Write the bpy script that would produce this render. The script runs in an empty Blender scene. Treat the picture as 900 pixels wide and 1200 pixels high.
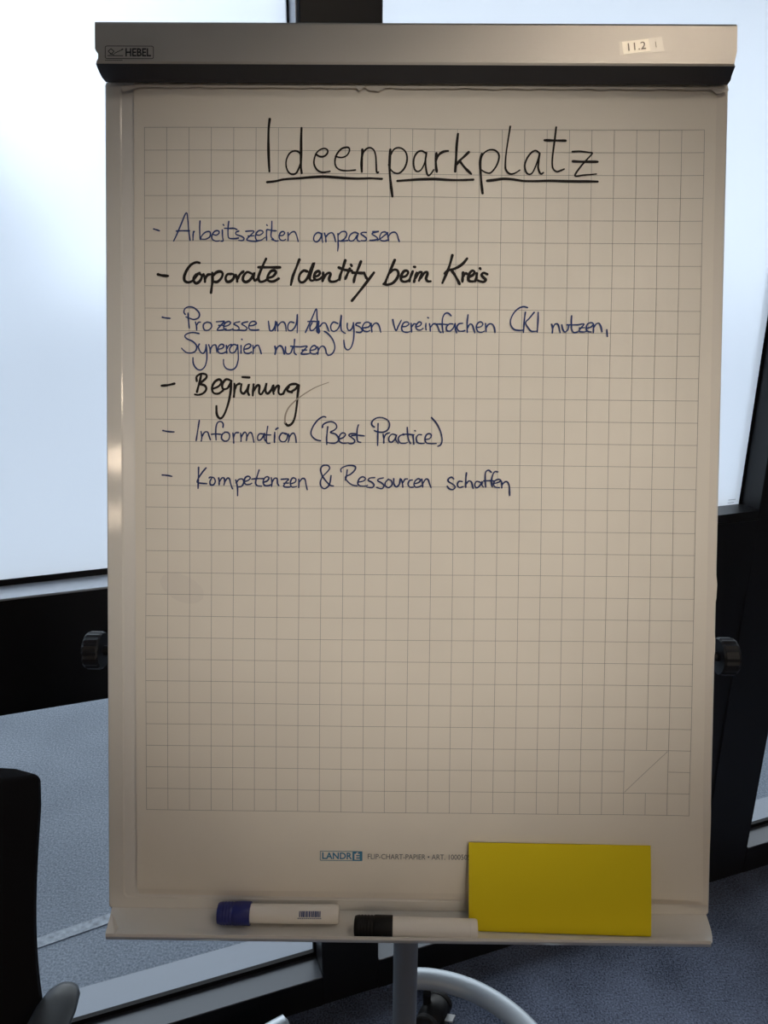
import bpy, bmesh, math, random
from mathutils import Vector, Matrix, noise

random.seed(7)
sc = bpy.context.scene
COL = sc.collection

# ------------------------------------------------------------------ camera
cam_data = bpy.data.cameras.new('camera')
cam = bpy.data.objects.new('camera', cam_data)
COL.objects.link(cam)
cam_data.sensor_fit = 'VERTICAL'
cam_data.sensor_height = 24.0
cam_data.lens = 24.0 * 870.0 / 1200.0
cam_data.clip_start = 0.02
cam_data.clip_end = 300
CAM_R = Matrix(((0.9999395, -0.0084657, 0.0070204), (0.0092176, 0.2968998, -0.9548641), (0.0059992, 0.9548711, 0.2969599)))
cam.matrix_world = Matrix.Translation((0, 0, 1.60)) @ CAM_R.to_4x4()
sc.camera = cam

# ------------------------------------------------------------------ world: bright overcast sky
SKY = 2.2
world = bpy.data.worlds.new('overcast_sky')
sc.world = world
world.use_nodes = True
wn, wl = world.node_tree.nodes, world.node_tree.links
wn.clear()
w_out = wn.new('ShaderNodeOutputWorld')
w_bg = wn.new('ShaderNodeBackground')
w_tc = wn.new('ShaderNodeTexCoord')
w_noise = wn.new('ShaderNodeTexNoise')
w_noise.inputs['Scale'].default_value = 1.6
w_noise.inputs['Detail'].default_value = 3
w_ramp = wn.new('ShaderNodeValToRGB')
w_ramp.color_ramp.elements[0].position = 0.35
w_ramp.color_ramp.elements[0].color = (0.86, 0.93, 1.0, 1)
w_ramp.color_ramp.elements[1].position = 0.65
w_ramp.color_ramp.elements[1].color = (1.0, 1.0, 1.0, 1)
wl.new(w_tc.outputs['Generated'], w_noise.inputs['Vector'])
wl.new(w_noise.outputs['Fac'], w_ramp.inputs['Fac'])
wl.new(w_ramp.outputs['Color'], w_bg.inputs['Color'])
# the sun stands behind the clouds, up to the left: a broad soft glow round its direction
w_dot = wn.new('ShaderNodeVectorMath'); w_dot.operation = 'DOT_PRODUCT'
w_dot.inputs[1].default_value = Vector((-0.58, 0.75, 0.33)).normalized()
w_max = wn.new('ShaderNodeMath'); w_max.operation = 'MAXIMUM'; w_max.inputs[1].default_value = 0.0
w_pow = wn.new('ShaderNodeMath'); w_pow.operation = 'POWER'; w_pow.inputs[1].default_value = 14.0
w_mad = wn.new('ShaderNodeMath'); w_mad.operation = 'MULTIPLY_ADD'; w_mad.inputs[1].default_value = 4.5; w_mad.inputs[2].default_value = SKY
wl.new(w_tc.outputs['Generated'], w_dot.inputs[0]); wl.new(w_dot.outputs['Value'], w_max.inputs[0])
wl.new(w_max.outputs['Value'], w_pow.inputs[0]); wl.new(w_pow.outputs['Value'], w_mad.inputs[0])
wl.new(w_mad.outputs['Value'], w_bg.inputs['Strength'])
wl.new(w_bg.outputs['Background'], w_out.inputs['Surface'])

sc.view_settings.view_transform = 'Standard'
sc.view_settings.look = 'None'
sc.view_settings.exposure = 0.0
sc.view_settings.gamma = 1.0
sc.view_settings.use_curve_mapping = False

SPOT, SPOT_DEG = 182.0, 18.5   # added spotlight that brightens the middle of the paper
LAMP = 26.0        # brightness of the warm ceiling lamps

# ------------------------------------------------------------------ materials
def mat(name, color=(0.5, 0.5, 0.5), rough=0.5, metal=0.0, spec=0.5, noise_scale=None, noise_amt=0.0, bump=0.0, bump_scale=200.0, coat=0.0, emit=None, emit_str=0.0, aniso=None):
    m = bpy.data.materials.new(name)
    m.use_nodes = True
    nt = m.node_tree
    p = nt.nodes['Principled BSDF']
    p.inputs['Base Color'].default_value = (*color, 1)
    p.inputs['Roughness'].default_value = rough
    p.inputs['Metallic'].default_value = metal
    p.inputs['Specular IOR Level'].default_value = spec
    p.inputs['Coat Weight'].default_value = coat
    tc = nt.nodes.new('ShaderNodeTexCoord')
    if noise_scale:
        n = nt.nodes.new('ShaderNodeTexNoise')
        n.inputs['Scale'].default_value = noise_scale
        n.inputs['Detail'].default_value = 4
        r = nt.nodes.new('ShaderNodeMapRange')
        r.inputs['To Min'].default_value = 1 - noise_amt
        r.inputs['To Max'].default_value = 1 + noise_amt
        r.inputs['From Min'].default_value = 0.3
        r.inputs['From Max'].default_value = 0.7
        v = nt.nodes.new('ShaderNodeVectorMath'); v.operation = 'SCALE'
        v.inputs[0].default_value = color
        nt.links.new(tc.outputs['Object'], n.inputs['Vector'])
        nt.links.new(n.outputs['Fac'], r.inputs['Value'])
        nt.links.new(r.outputs['Result'], v.inputs['Scale'])
        nt.links.new(v.outputs['Vector'], p.inputs['Base Color'])
    if bump:
        n2 = nt.nodes.new('ShaderNodeTexNoise')
        n2.inputs['Scale'].default_value = bump_scale
        n2.inputs['Detail'].default_value = 3
        mp = nt.nodes.new('ShaderNodeMapping')
        if aniso: mp.inputs['Scale'].default_value = aniso
        b = nt.nodes.new('ShaderNodeBump')
        b.inputs['Strength'].default_value = bump
        b.inputs['Distance'].default_value = 0.001
        nt.links.new(tc.outputs['Object'], mp.inputs['Vector'])
        nt.links.new(mp.outputs['Vector'], n2.inputs['Vector'])
        nt.links.new(n2.outputs['Fac'], b.inputs['Height'])
        nt.links.new(b.outputs['Normal'], p.inputs['Normal'])
    if emit:
        p.inputs['Emission Color'].default_value = (*emit, 1)
        p.inputs['Emission Strength'].default_value = emit_str
    return m

def speckled(name, dark, light, scale, rough, detail_scale=None, bump=0.6):
    """carpet / asphalt: two colours in a fine grain over a slow drift"""
    m = mat(name, dark, rough, spec=0.3)
    nt = m.node_tree
    p = nt.nodes['Principled BSDF']
    tc = nt.nodes.new('ShaderNodeTexCoord')
    n = nt.nodes.new('ShaderNodeTexNoise'); n.inputs['Scale'].default_value = scale; n.inputs['Detail'].default_value = 4
    n2 = nt.nodes.new('ShaderNodeTexNoise'); n2.inputs['Scale'].default_value = detail_scale or scale / 40; n2.inputs['Detail'].default_value = 3
    mx = nt.nodes.new('ShaderNodeMath'); mx.operation = 'MULTIPLY_ADD'; mx.inputs[1].default_value = 0.45
    r = nt.nodes.new('ShaderNodeValToRGB')
    r.color_ramp.elements[0].position = 0.5; r.color_ramp.elements[0].color = (*dark, 1)
    r.color_ramp.elements[1].position = 0.98; r.color_ramp.elements[1].color = (*light, 1)
    nt.links.new(tc.outputs['Object'], n.inputs['Vector'])
    nt.links.new(tc.outputs['Object'], n2.inputs['Vector'])
    nt.links.new(n2.outputs['Fac'], mx.inputs[0])
    nt.links.new(n.outputs['Fac'], mx.inputs[2])
    nt.links.new(mx.outputs['Value'], r.inputs['Fac'])
    nt.links.new(r.outputs['Color'], p.inputs['Base Color'])
    b = nt.nodes.new('ShaderNodeBump'); b.inputs['Strength'].default_value = bump; b.inputs['Distance'].default_value = 0.003
    nt.links.new(n.outputs['Fac'], b.inputs['Height'])
    nt.links.new(b.outputs['Normal'], p.inputs['Normal'])
    return m

def clear_glass():
    m = bpy.data.materials.new('clear_glass'); m.use_nodes = True
    nt = m.node_tree; nt.nodes.clear()
    o = nt.nodes.new('ShaderNodeOutputMaterial')
    t = nt.nodes.new('ShaderNodeBsdfTransparent'); t.inputs['Color'].default_value = (0.93, 0.96, 0.97, 1)
    g = nt.nodes.new('ShaderNodeBsdfGlossy'); g.inputs['Roughness'].default_value = 0.02
    f = nt.nodes.new('ShaderNodeFresnel'); f.inputs['IOR'].default_value = 1.45
    x = nt.nodes.new('ShaderNodeMixShader')
    geo = nt.nodes.new('ShaderNodeNewGeometry')
    inv = nt.nodes.new('ShaderNodeMath'); inv.operation = 'SUBTRACT'; inv.inputs[0].default_value = 1.0
    mul = nt.nodes.new('ShaderNodeMath'); mul.operation = 'MULTIPLY'
    nt.links.new(geo.outputs['Backfacing'], inv.inputs[1])
    nt.links.new(f.outputs['Fac'], mul.inputs[0]); nt.links.new(inv.outputs['Value'], mul.inputs[1])
    nt.links.new(mul.outputs['Value'], x.inputs['Fac'])
    nt.links.new(t.outputs['BSDF'], x.inputs[1]); nt.links.new(g.outputs['BSDF'], x.inputs[2])
    nt.links.new(x.outputs['Shader'], o.inputs['Surface'])
    return m

def frosted(name, tint, blend, rough):
    """frosted film: part of the light scatters fully, part passes through blurred"""
    m = bpy.data.materials.new(name); m.use_nodes = True
    nt = m.node_tree; nt.nodes.clear()
    o = nt.nodes.new('ShaderNodeOutputMaterial')
    t = nt.nodes.new('ShaderNodeBsdfTranslucent'); t.inputs['Color'].default_value = (*tint, 1)
    g = nt.nodes.new('ShaderNodeBsdfRefraction'); g.inputs['Roughness'].default_value = rough; g.inputs['IOR'].default_value = 1.12
    g.inputs['Color'].default_value = (*tint, 1)
    x = nt.nodes.new('ShaderNodeMixShader'); x.inputs['Fac'].default_value = blend
    nt.links.new(t.outputs['BSDF'], x.inputs[1]); nt.links.new(g.outputs['BSDF'], x.inputs[2])
    nt.links.new(x.outputs['Shader'], o.inputs['Surface'])
    return m

M = dict(
    enamel=mat('white_lacquered_steel', (0.80, 0.77, 0.72), 0.05, spec=0.5, bump=0.04, bump_scale=500),
    board=mat('whiteboard_enamel', (0.84, 0.81, 0.77), 0.22, bump=0.05, bump_scale=60),
    paper=mat('flip_chart_paper', (0.83, 0.775, 0.69), 0.85, spec=0.2, noise_scale=9, noise_amt=0.025, bump=0.25, bump_scale=35),
    paper_under=mat('flip_chart_paper_below', (0.79, 0.735, 0.66), 0.85, spec=0.2, bump=0.2, bump_scale=35),
    grid=mat('printed_grid_line', (0.30, 0.28, 0.27), 0.8, spec=0.1),
    black=mat('black_marker_ink', (0.018, 0.014, 0.013), 0.7, spec=0.2),
    faded=mat('dry_marker_ink', (0.36, 0.31, 0.26), 0.8, spec=0.1),
    blue=mat('blue_marker_ink', (0.035, 0.06, 0.19), 0.7, spec=0.2),
    navy=mat('dark_blue_marker_ink', (0.030, 0.045, 0.14), 0.7, spec=0.2),
    print_blue=mat('cyan_print', (0.07, 0.24, 0.40), 0.7, spec=0.2),
    print_grey=mat('grey_print', (0.14, 0.15, 0.17), 0.7, spec=0.2),
    header=mat('brushed_champagne_aluminium', (0.60, 0.56, 0.51), 0.47, metal=0.9, bump=0.08, bump_scale=60, aniso=(1, 30, 30)),
    header_edge=mat('dark_anodised_edge', (0.045, 0.045, 0.052), 0.45, spec=0.3),
    header_print=mat('black_header_print', (0.02, 0.02, 0.022), 0.5),
    label=mat('label_paper', (0.97, 0.90, 0.78), 0.47, metal=0.75),
    label_ink=mat('label_pencil', (0.30, 0.24, 0.18), 0.7),
    tape=mat('clear_tape', (0.66, 0.62, 0.56), 0.45, metal=0.9),
    silver=mat('silver_powder_coat', (0.42, 0.47, 0.53), 0.38, metal=0.35),
    pole=mat('grey_steel_tube', (0.20, 0.22, 0.25), 0.4, metal=0.3),
    plastic=mat('black_plastic', (0.009, 0.009, 0.011), 0.45, spec=0.3),
    tyre=mat('black_rubber', (0.012, 0.012, 0.014), 0.7),
    brake=mat('grey_brake_tab', (0.45, 0.47, 0.50), 0.4),
    chrome=mat('polished_metal', (0.7, 0.7, 0.7), 0.2, metal=1.0),
    marker_white=mat('marker_barrel', (0.83, 0.79, 0.74), 0.35),
    marker_blue=mat('blue_marker_cap', (0.010, 0.016, 0.16), 0.4),
    marker_black=mat('black_marker_cap', (0.005, 0.005, 0.006), 0.5, spec=0.2),
    yellow=mat('yellow_card', (0.80, 0.64, 0.015), 0.75, spec=0.2),
    fabric=mat('black_chair_fabric', (0.010, 0.010, 0.012), 0.9, spec=0.15, bump=0.4, bump_scale=900),
    arm=mat('grey_black_arm_pad', (0.05, 0.055, 0.062), 0.42),
    wall_black=mat('black_lacquered_panel', (0.010, 0.010, 0.012), 0.42, spec=0.35),
    gasket=mat('black_gasket', (0.008, 0.008, 0.010), 0.6, spec=0.2),
    sill=mat('anodised_aluminium_sill', (0.50, 0.53, 0.58), 0.35, metal=0.3),
    sill_dark=mat('dark_anodised_sill', (0.085, 0.095, 0.115), 0.30, metal=0.2),
    sill_out=mat('outer_metal_sill', (0.25, 0.285, 0.35), 0.45, metal=0.1),
    carpet=speckled('dark_carpet', (0.020, 0.026, 0.045), (0.21, 0.25, 0.36), 240, 0.95),
    asphalt=speckled('wet_grey_asphalt', (0.088, 0.108, 0.145), (0.25, 0.29, 0.355), 160, 0.75, 2.2),
    line=mat('worn_line_paint', (0.27, 0.305, 0.36), 0.8, noise_scale=60, noise_amt=0.35),
    plaster=mat('warm_grey_plaster', (0.24, 0.225, 0.20), 0.9),
    ceil=mat('white_ceiling', (0.55, 0.53, 0.49), 0.9),
    facade=mat('pale_render', (0.66, 0.72, 0.80), 0.8),
    window_dark=mat('dark_window_glass', (0.08, 0.10, 0.13), 0.1),
    lamp_case=mat('white_lamp_case', (0.7, 0.7, 0.7), 0.5),
    lamp=mat('warm_lamp_diffuser', (0.9, 0.85, 0.8), 0.5, emit=(1.0, 0.80, 0.60), emit_str=LAMP),
    added_lamp=mat('added_lamp_glow', (0.9, 0.85, 0.8), 0.5, emit=(1.0, 0.87, 0.72), emit_str=14.0),  # glow of the lamp added for the header bar
    glass=clear_glass(),
    frost=frosted('frosted_film', (0.93, 0.95, 0.99), 0.45, 0.55),
    frost_edge=frosted('tinted_edge_band', (0.50, 0.60, 0.72), 0.5, 0.4),
)

# ------------------------------------------------------------------ helpers
def root_loc(o):
    while o.parent: o = o.parent
    return o.location if o.type == 'EMPTY' else Vector((0, 0, 0))

def obj(name, bm, m, parent=None, smooth=False, label=None):
    """link a bmesh given in world coordinates; children are moved into the frame of their thing"""
    bmesh.ops.recalc_face_normals(bm, faces=bm.faces[:])
    me = bpy.data.meshes.new(name); bm.to_mesh(me); bm.free()
    me.materials.append(m)
    if parent is not None:
        me.transform(Matrix.Translation(-root_loc(parent)))
    if smooth:
        me.polygons.foreach_set('use_smooth', [True] * len(me.polygons))
        try: me.set_sharp_from_angle(angle=math.radians(40))
        except Exception: pass
    o = bpy.data.objects.new(name, me); COL.objects.link(o)
    if parent is not None: o.parent = parent
    if label: o['label'] = label
    return o

def thing(name, label, cat, loc=(0, 0, 0), group=None):
    o = bpy.data.objects.new(name, None); COL.objects.link(o)
    o.location = loc; o['label'] = label; o['category'] = cat
    if group: o['group'] = group
    return o

def structure(name, loc=(0, 0, 0), label=None):
    o = bpy.data.objects.new(name, None); COL.objects.link(o); o.location = loc; o['kind'] = 'structure'
    if label: o['label'] = label
    return o

def struct(name, bm, m, label=None, **k):
    o = obj(name, bm, m, **k); o['kind'] = 'structure'
    if label: o['label'] = label
    return o

def hexa(bm, P):
    """box from 8 points: 4 of one face, then 4 of the opposite one in the same order"""
    v = [bm.verts.new(p) for p in P]
    for f in ((0, 1, 2, 3), (7, 6, 5, 4), (0, 4, 5, 1), (1, 5, 6, 2), (2, 6, 7, 3), (3, 7, 4, 0)):
        bm.faces.new([v[i] for i in f])
    return v

def frame_box(bm, T, a0, a1, b0, b1, c0, c1):
    """axis box in a local frame T(a, b, c) -> world"""
    return hexa(bm, [T(a0, b0, c0), T(a1, b0, c0), T(a1, b1, c0), T(a0, b1, c0), T(a0, b0, c1), T(a1, b0, c1), T(a1, b1, c1), T(a0, b1, c1)])

def box(T, *a, bevel=0.0, seg=2):
    bm = bmesh.new(); frame_box(bm, T, *a)
    if bevel: bmesh.ops.bevel(bm, geom=bm.edges[:], offset=bevel, segments=seg, affect='EDGES', profile=0.7)
    return bm

def tube(bm, pts, rad, n=12, caps=True, flat=1.0, up=Vector((0, 0, 1))):
    pts = [Vector(p) for p in pts]
    rads = rad if isinstance(rad, (list, tuple)) else [rad] * len(pts)
    rings = []
    for i, p in enumerate(pts):
        d = (pts[min(i + 1, len(pts) - 1)] - pts[max(i - 1, 0)]).normalized()
        a = up if abs(d.dot(up)) < 0.95 else Vector((1, 0, 0))
        s = d.cross(a).normalized(); t = s.cross(d).normalized()
        rings.append([bm.verts.new(p + (s * math.cos(k * 2 * math.pi / n) + t * math.sin(k * 2 * math.pi / n) * flat) * rads[i]) for k in range(n)])
    for A, B_ in zip(rings, rings[1:]):
        for k in range(n): bm.faces.new((A[k], A[(k + 1) % n], B_[(k + 1) % n], B_[k]))
    if caps:
        bm.faces.new(rings[0][::-1]); bm.faces.new(rings[-1])
    return rings

def lathe(bm, p0, axis, prof, n=24):
    """profile [(distance along the axis, radius)]"""
    axis = Vector(axis).normalized(); p0 = Vector(p0)
    pts = [p0 + axis * a for a, r in prof]
    rings = []
    ref = Vector((0, 0, 1)) if abs(axis.z) < 0.9 else Vector((1, 0, 0))
    s = axis.cross(ref).normalized(); t = s.cross(axis).normalized()
    for p, (a, r) in zip(pts, prof):
        rings.append([bm.verts.new(p + (s * math.cos(k * 2 * math.pi / n) + t * math.sin(k * 2 * math.pi / n)) * max(r, 1e-5)) for k in range(n)])
    for A, B_ in zip(rings, rings[1:]):
        for k in range(n): bm.faces.new((A[k], A[(k + 1) % n], B_[(k + 1) % n], B_[k]))
    bm.faces.new(rings[0][::-1]); bm.faces.new(rings[-1])

def spline(ctrl, sub=6):
    """Catmull-Rom through the control points"""
    c = [Vector(p) for p in ctrl]
    if len(c) < 3: return c
    out = []
    for i in range(len(c) - 1):
        p0, p1, p2, p3 = c[max(i - 1, 0)], c[i], c[i + 1], c[min(i + 2, len(c) - 1)]
        for k in range(sub):
            t = k / sub
            out.append(0.5 * ((2 * p1) + (p2 - p0) * t + (2 * p0 - 5 * p1 + 4 * p2 - p3) * t * t + (3 * p1 - p0 - 3 * p2 + p3) * t * t * t))
    out.append(c[-1])
    return out

def text_mesh(bm, s, size, place, ox, oy, width=None, bold=0.0, rot=0.0):
    """flat lettering: place(x, y) -> world point on the printed surface"""
    cu = bpy.data.curves.new('lettering', 'FONT'); cu.body = s; cu.size = size; cu.offset = bold; cu.resolution_u = 3
    o = bpy.data.objects.new('lettering', cu); COL.objects.link(o)
    me = bpy.data.meshes.new_from_object(o.evaluated_get(bpy.context.evaluated_depsgraph_get()))
    bpy.data.objects.remove(o); bpy.data.curves.remove(cu)
    xs = [v.co.x for v in me.vertices]
    sx = width / (max(xs) - min(xs)) if width else 1.0
    x0 = min(xs)
    cr, sr = math.cos(rot), math.sin(rot)
    vs = []
    for v in me.vertices:
        x, y = (v.co.x - x0) * sx, v.co.y
        vs.append(bm.verts.new(place(ox + x * cr - y * sr, oy + x * sr + y * cr)))
    for p in me.polygons:
        try: bm.faces.new([vs[i] for i in p.vertices])
        except ValueError: pass
    bpy.data.meshes.remove(me)

# frames: the window wall (s along it, D outward through it) and the board plane (u right, v up, n towards the room)
A20 = math.radians(20)
S_DIR = Vector((math.cos(A20), math.sin(A20), 0)); D_DIR = Vector((-math.sin(A20), math.cos(A20), 0)); ZUP = Vector((0, 0, 1))
def W(s, D, z): return S_DIR * s + D_DIR * D + ZUP * z
def XYZ(x, y, z): return Vector((x, y, z))
LEAN = math.radians(15.3)
GO = Vector((-0.2776, 0.9195, 1.7626))
BU = Vector((1, 0, 0)); BV = Vector((0, math.sin(LEAN), math.cos(LEAN))); BN = Vector((0, -math.cos(LEAN), math.sin(LEAN)))
def P(u, v, n=0.0): return GO + BU * u + BV * v + BN * n

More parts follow.
